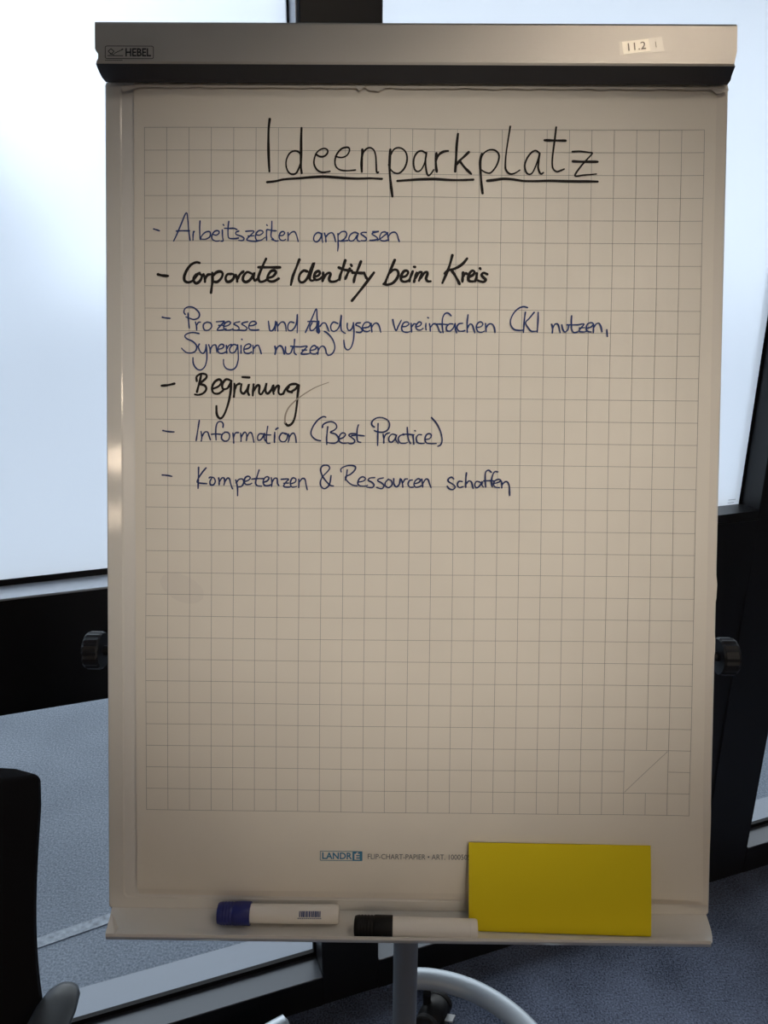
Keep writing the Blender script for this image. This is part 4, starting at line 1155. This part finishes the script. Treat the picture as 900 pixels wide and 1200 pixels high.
# backrest: curved slab, waisted, rounded upper corners
bm = bmesh.new()
rows = []
NZ = 40
for i in range(NZ + 1):
    t = 1 - (1 - i / NZ) ** 2.2
    z = 0.50 + 0.505 * t
    y = 0.760 + 0.030 * t + 0.030 * math.sin(t * math.pi) * -0.6
    hw = 0.213 + 0.022 * t + 0.012 * (1 - math.sin(math.pi * min(1, t * 1.1)))
    r = 0.012
    if z > 1.005 - r:
        d = min(r, z - (1.005 - r)); hw -= r - math.sqrt(max(0, r * r - d * d))
    if t < 0.06: hw -= 0.02 * (1 - t / 0.06)
    th = 0.055 * (0.35 + 0.65 * math.sqrt(max(0, 1 - (2 * t - 1) ** 8)))
    front, back = [], []
    for j in range(17):
        a = -1 + 2 * j / 16
        bow = 0.004 * (1 - a * a)
        e = 0.5 * th * math.sqrt(max(0.02, 1 - abs(a) ** 10))
        front.append(bm.verts.new((CXc + 0.006 + a * hw, y + bow - e, z))); back.append(bm.verts.new((CXc + 0.006 + a * hw, y + bow + e, z)))
    rows.append(front + back[::-1])
for A, B_ in zip(rows, rows[1:]):
    n = len(A)
    for j in range(n): bm.faces.new((A[j], A[(j + 1) % n], B_[(j + 1) % n], B_[j]))
bm.faces.new(rows[0]); bm.faces.new(rows[-1][::-1])
obj('backrest', bm, M['fabric'], ch, smooth=True)
bm = bmesh.new()
frame_box(bm, XYZ, CXc - .235, CXc + .235, 0.28, 0.75, 0.43, 0.50)
bmesh.ops.bevel(bm, geom=bm.edges[:], offset=0.03, segments=4, affect='EDGES')
obj('seat', bm, M['fabric'], ch, smooth=True)
bm = bmesh.new(); tube(bm, spline([(CXc, 0.55, 0.41), (CXc, 0.74, 0.40), (CXc, 0.835, 0.46), (CXc, 0.835, 0.62), (CXc, 0.82, 0.70)], 6), 0.022, 14, flat=.5)
obj('back_bracket', bm, M['plastic'], ch, smooth=True)
for sx in (1, -1):
    xa = CXc + sx * 0.254
    bm = bmesh.new()
    pts = [(xa, 0.782, 0.670), (xa, 0.776, 0.672), (xa, 0.765, 0.674), (xa, 0.74, 0.676), (xa, 0.66, 0.678), (xa, 0.55, 0.678), (xa - sx * .01, 0.48, 0.675), (xa - sx * .014, 0.455, 0.670), (xa - sx * .015, 0.445, 0.665)]
    tube(bm, pts, [0.006, 0.015, 0.022, 0.027, 0.030, 0.030, 0.027, 0.018, 0.008], 18, flat=0.5)
    arm = obj('armrest', bm, M['arm'], ch, smooth=True, label='grey-black padded armrest')
    bm = bmesh.new(); tube(bm, spline([(xa, 0.60, 0.662), (xa + sx * .005, 0.585, 0.56), (xa - sx * .01, 0.56, 0.44), (xa - sx * .10, 0.55, 0.405), (CXc, 0.54, 0.40)], 6), 0.018, 12, flat=.7)
    obj('arm_support', bm, M['plastic'], ch, smooth=True)
bm = bmesh.new(); lathe(bm, (CXc, CYc, 0.08), (0, 0, 1), [(0, .045), (.05, .042), (.06, .028), (.2, .028), (.205, .018), (.33, .018), (.335, .06), (.35, .06)], 24)
obj('gas_column', bm, M['plastic'], ch, smooth=True)
for i in range(5):
    a = math.radians(54 + 72 * i)
    e = Vector((CXc + 0.26 * math.cos(a), CYc + 0.26 * math.sin(a), 0.085))
    bm = bmesh.new(); tube(bm, [(CXc, CYc, 0.115), (CXc + .13 * math.cos(a), CYc + .13 * math.sin(a), 0.108), e], [0.026, 0.022, 0.016], 12)
    obj('base_arm', bm, M['plastic'], ch, smooth=True)
    castor(e.x, e.y, a + 1.3, ch, sc_=0.9, top=0.085)
